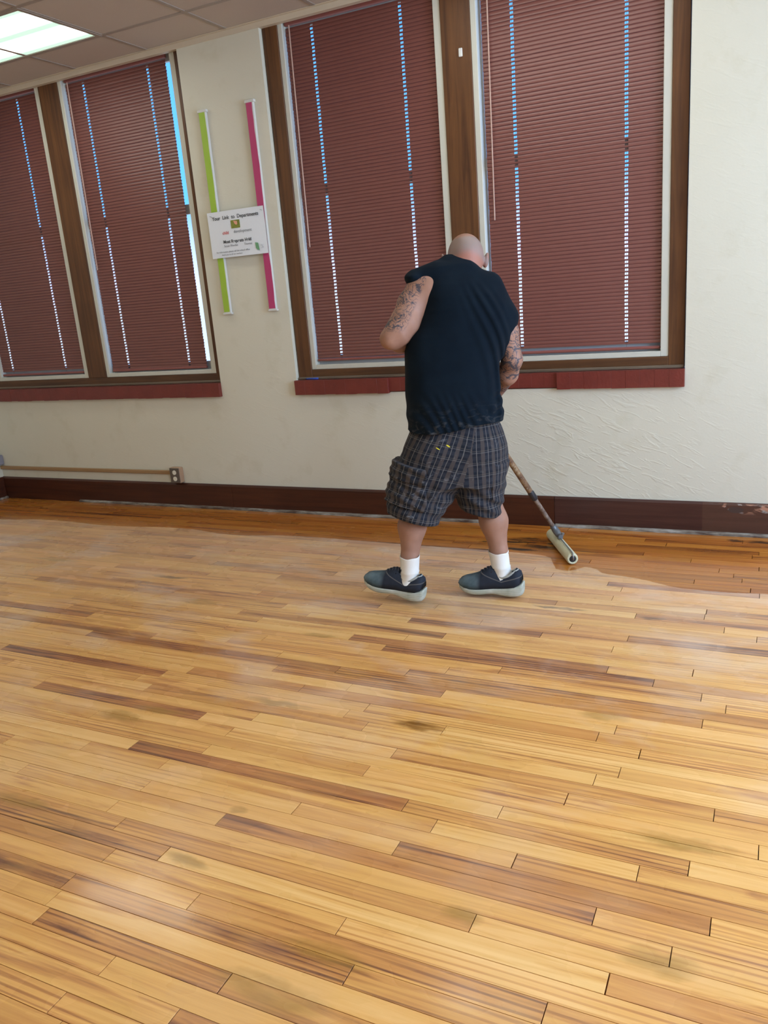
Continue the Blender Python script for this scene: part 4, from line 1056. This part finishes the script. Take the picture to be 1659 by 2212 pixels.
# ------------------------------------------------------------------ floor roller
rl = empty('floor_roller', (-.966, -.443, 0), 0, label='long-handled roller with cream nap and rusty pole held by the man', category='paint roller')
O = Vector((-.966, -.443, 0))
def L(p): return tuple(Vector(p) - O)
A = Vector((-.863, -.640, .0295)); B = Vector((-1.069, -.248, .0295)); AX = (B - A).normalized(); LEN = (B - A).length; r_ = .029
def nap_mat():
    n = NT('cream_roller_nap'); p = n.objc(); f = n.noise(p, 160, 3, .7)
    return n.set(base=n.mix(f, (.50, .47, .27), (.72, .70, .52)), rough=.75, spec=.3, normal=n.bump(f, .6, .004))
M_NAP = nap_mat(); M_STEEL = plain('grey_steel', (.30, .31, .32), .35, .15, 30, metal=.8); M_BLACKP = plain('black_plastic', (.018, .018, .022), .4)
MB().lathe(L(A), L(B), [(.004, .0165), (0, .018), (0.0, .0245), (.004, .028), (.01, r_), (LEN - .01, r_), (LEN - .004, .028), (LEN, .0245), (LEN, .018), (LEN - .004, .0165)], 32).build('roller_cover', M_NAP, rl)
for a_, s_ in ((A, 1), (B, -1)):
    q = a_ + AX * s_ * .002; MB().lathe(L(q), L(q + AX * s_), [(0, 0), (0, .010), (.001, .0170), (.010, .0170), (.010, 0)], 20).build('end_cap', M_BLACKP, rl)
mid = A + AX * LEN * .60; UP = Vector((0, 0, 1))
MB().tube([L(mid + UP * .050), L(mid + UP * .036 - AX * .015), L(A + UP * .034 + AX * .03), L(A + UP * .032 - AX * .002), L(A - AX * .010 + UP * .020), L(A - AX * .010), L(A + AX * .003)], .0035, 8).build('yoke_rod', M_STEEL, rl)
MB().tube([L(mid + UP * .050), L(mid + UP * .036 + AX * .015), L(B + UP * .034 - AX * .03), L(B + UP * .032 + AX * .002), L(B + AX * .010 + UP * .020), L(B + AX * .010), L(B - AX * .003)], .0035, 8).build('yoke_rod', M_STEEL, rl)
pd = (POLE_T - POLE_B).normalized(); c0 = mid + UP * .045
br = MB().tube([L(c0 - AX * .035), L(c0 + AX * .035)], [.013, .013], 12); br.tube([L(c0), L((c0 + POLE_B) / 2), L(POLE_B - pd * .01), L(POLE_B + pd * .02)], [.017, .019, .018, .015], 14)
br.build('socket_bracket', plain('grey_cast_bracket', (.13, .14, .15), .4, .2, 40, metal=.3), rl)
MB().tube([L(c0 - AX * .022 + UP * .008 + Vector((.012, 0, 0))), L(c0 - AX * .022 + UP * .020 + Vector((.016, 0, 0)))], .008, 10).build('wing_bolt', M_STEEL, rl)
def pole_mat():
    n = NT('paint_spattered_pole'); p = n.pos(); f = n.noise(p, 34, 5, .7); g = n.noise(p, 90, 3, .6)
    c = n.ramp(f, [(.30, (.045, .022, .013)), (.46, (.15, .070, .030)), (.58, (.26, .15, .07)), (.70, (.42, .35, .22))]); c = n.mix(n.mr(g, .6, .7, 0, .6), c, (.5, .46, .34))
    return n.set(base=c, rough=.5, normal=n.bump(f, .3, .002))
M_POLE = pole_mat()
tc_ = .20
c1 = POLE_B + pd * PLEN * tc_
lowm = NT('brushed_worn_pole'); pp_ = lowm.pos(); lf = lowm.noise(pp_, 40, 4, .6); lowm.set(base=lowm.ramp(lf, [(.35, (.11, .065, .045)), (.6, (.25, .19, .15)), (.75, (.40, .36, .30))]), rough=.45, metal=.2)
MB().tube([L(POLE_B), L(c1)], .0115, 16).build('lower_tube', lowm.m, rl)
MB().tube([L(c1 - pd * .028), L(c1 - pd * .020), L(c1 + pd * .020), L(c1 + pd * .030)], [.0145, .0175, .0175, .0155], 16).build('collar', M_BLACKP, rl)
MB().tube([L(c1 + pd * .01), L(POLE_T + pd * .05)], .0155, 16).build('upper_tube', M_POLE, rl)
MB().tube([L(POLE_T + pd * .045), L(POLE_T + pd * .10), L(POLE_T + pd * .108)], [.0165, .0165, .010], 16).build('grip', M_BLACKP, rl)
bpy.context.view_layer.update()
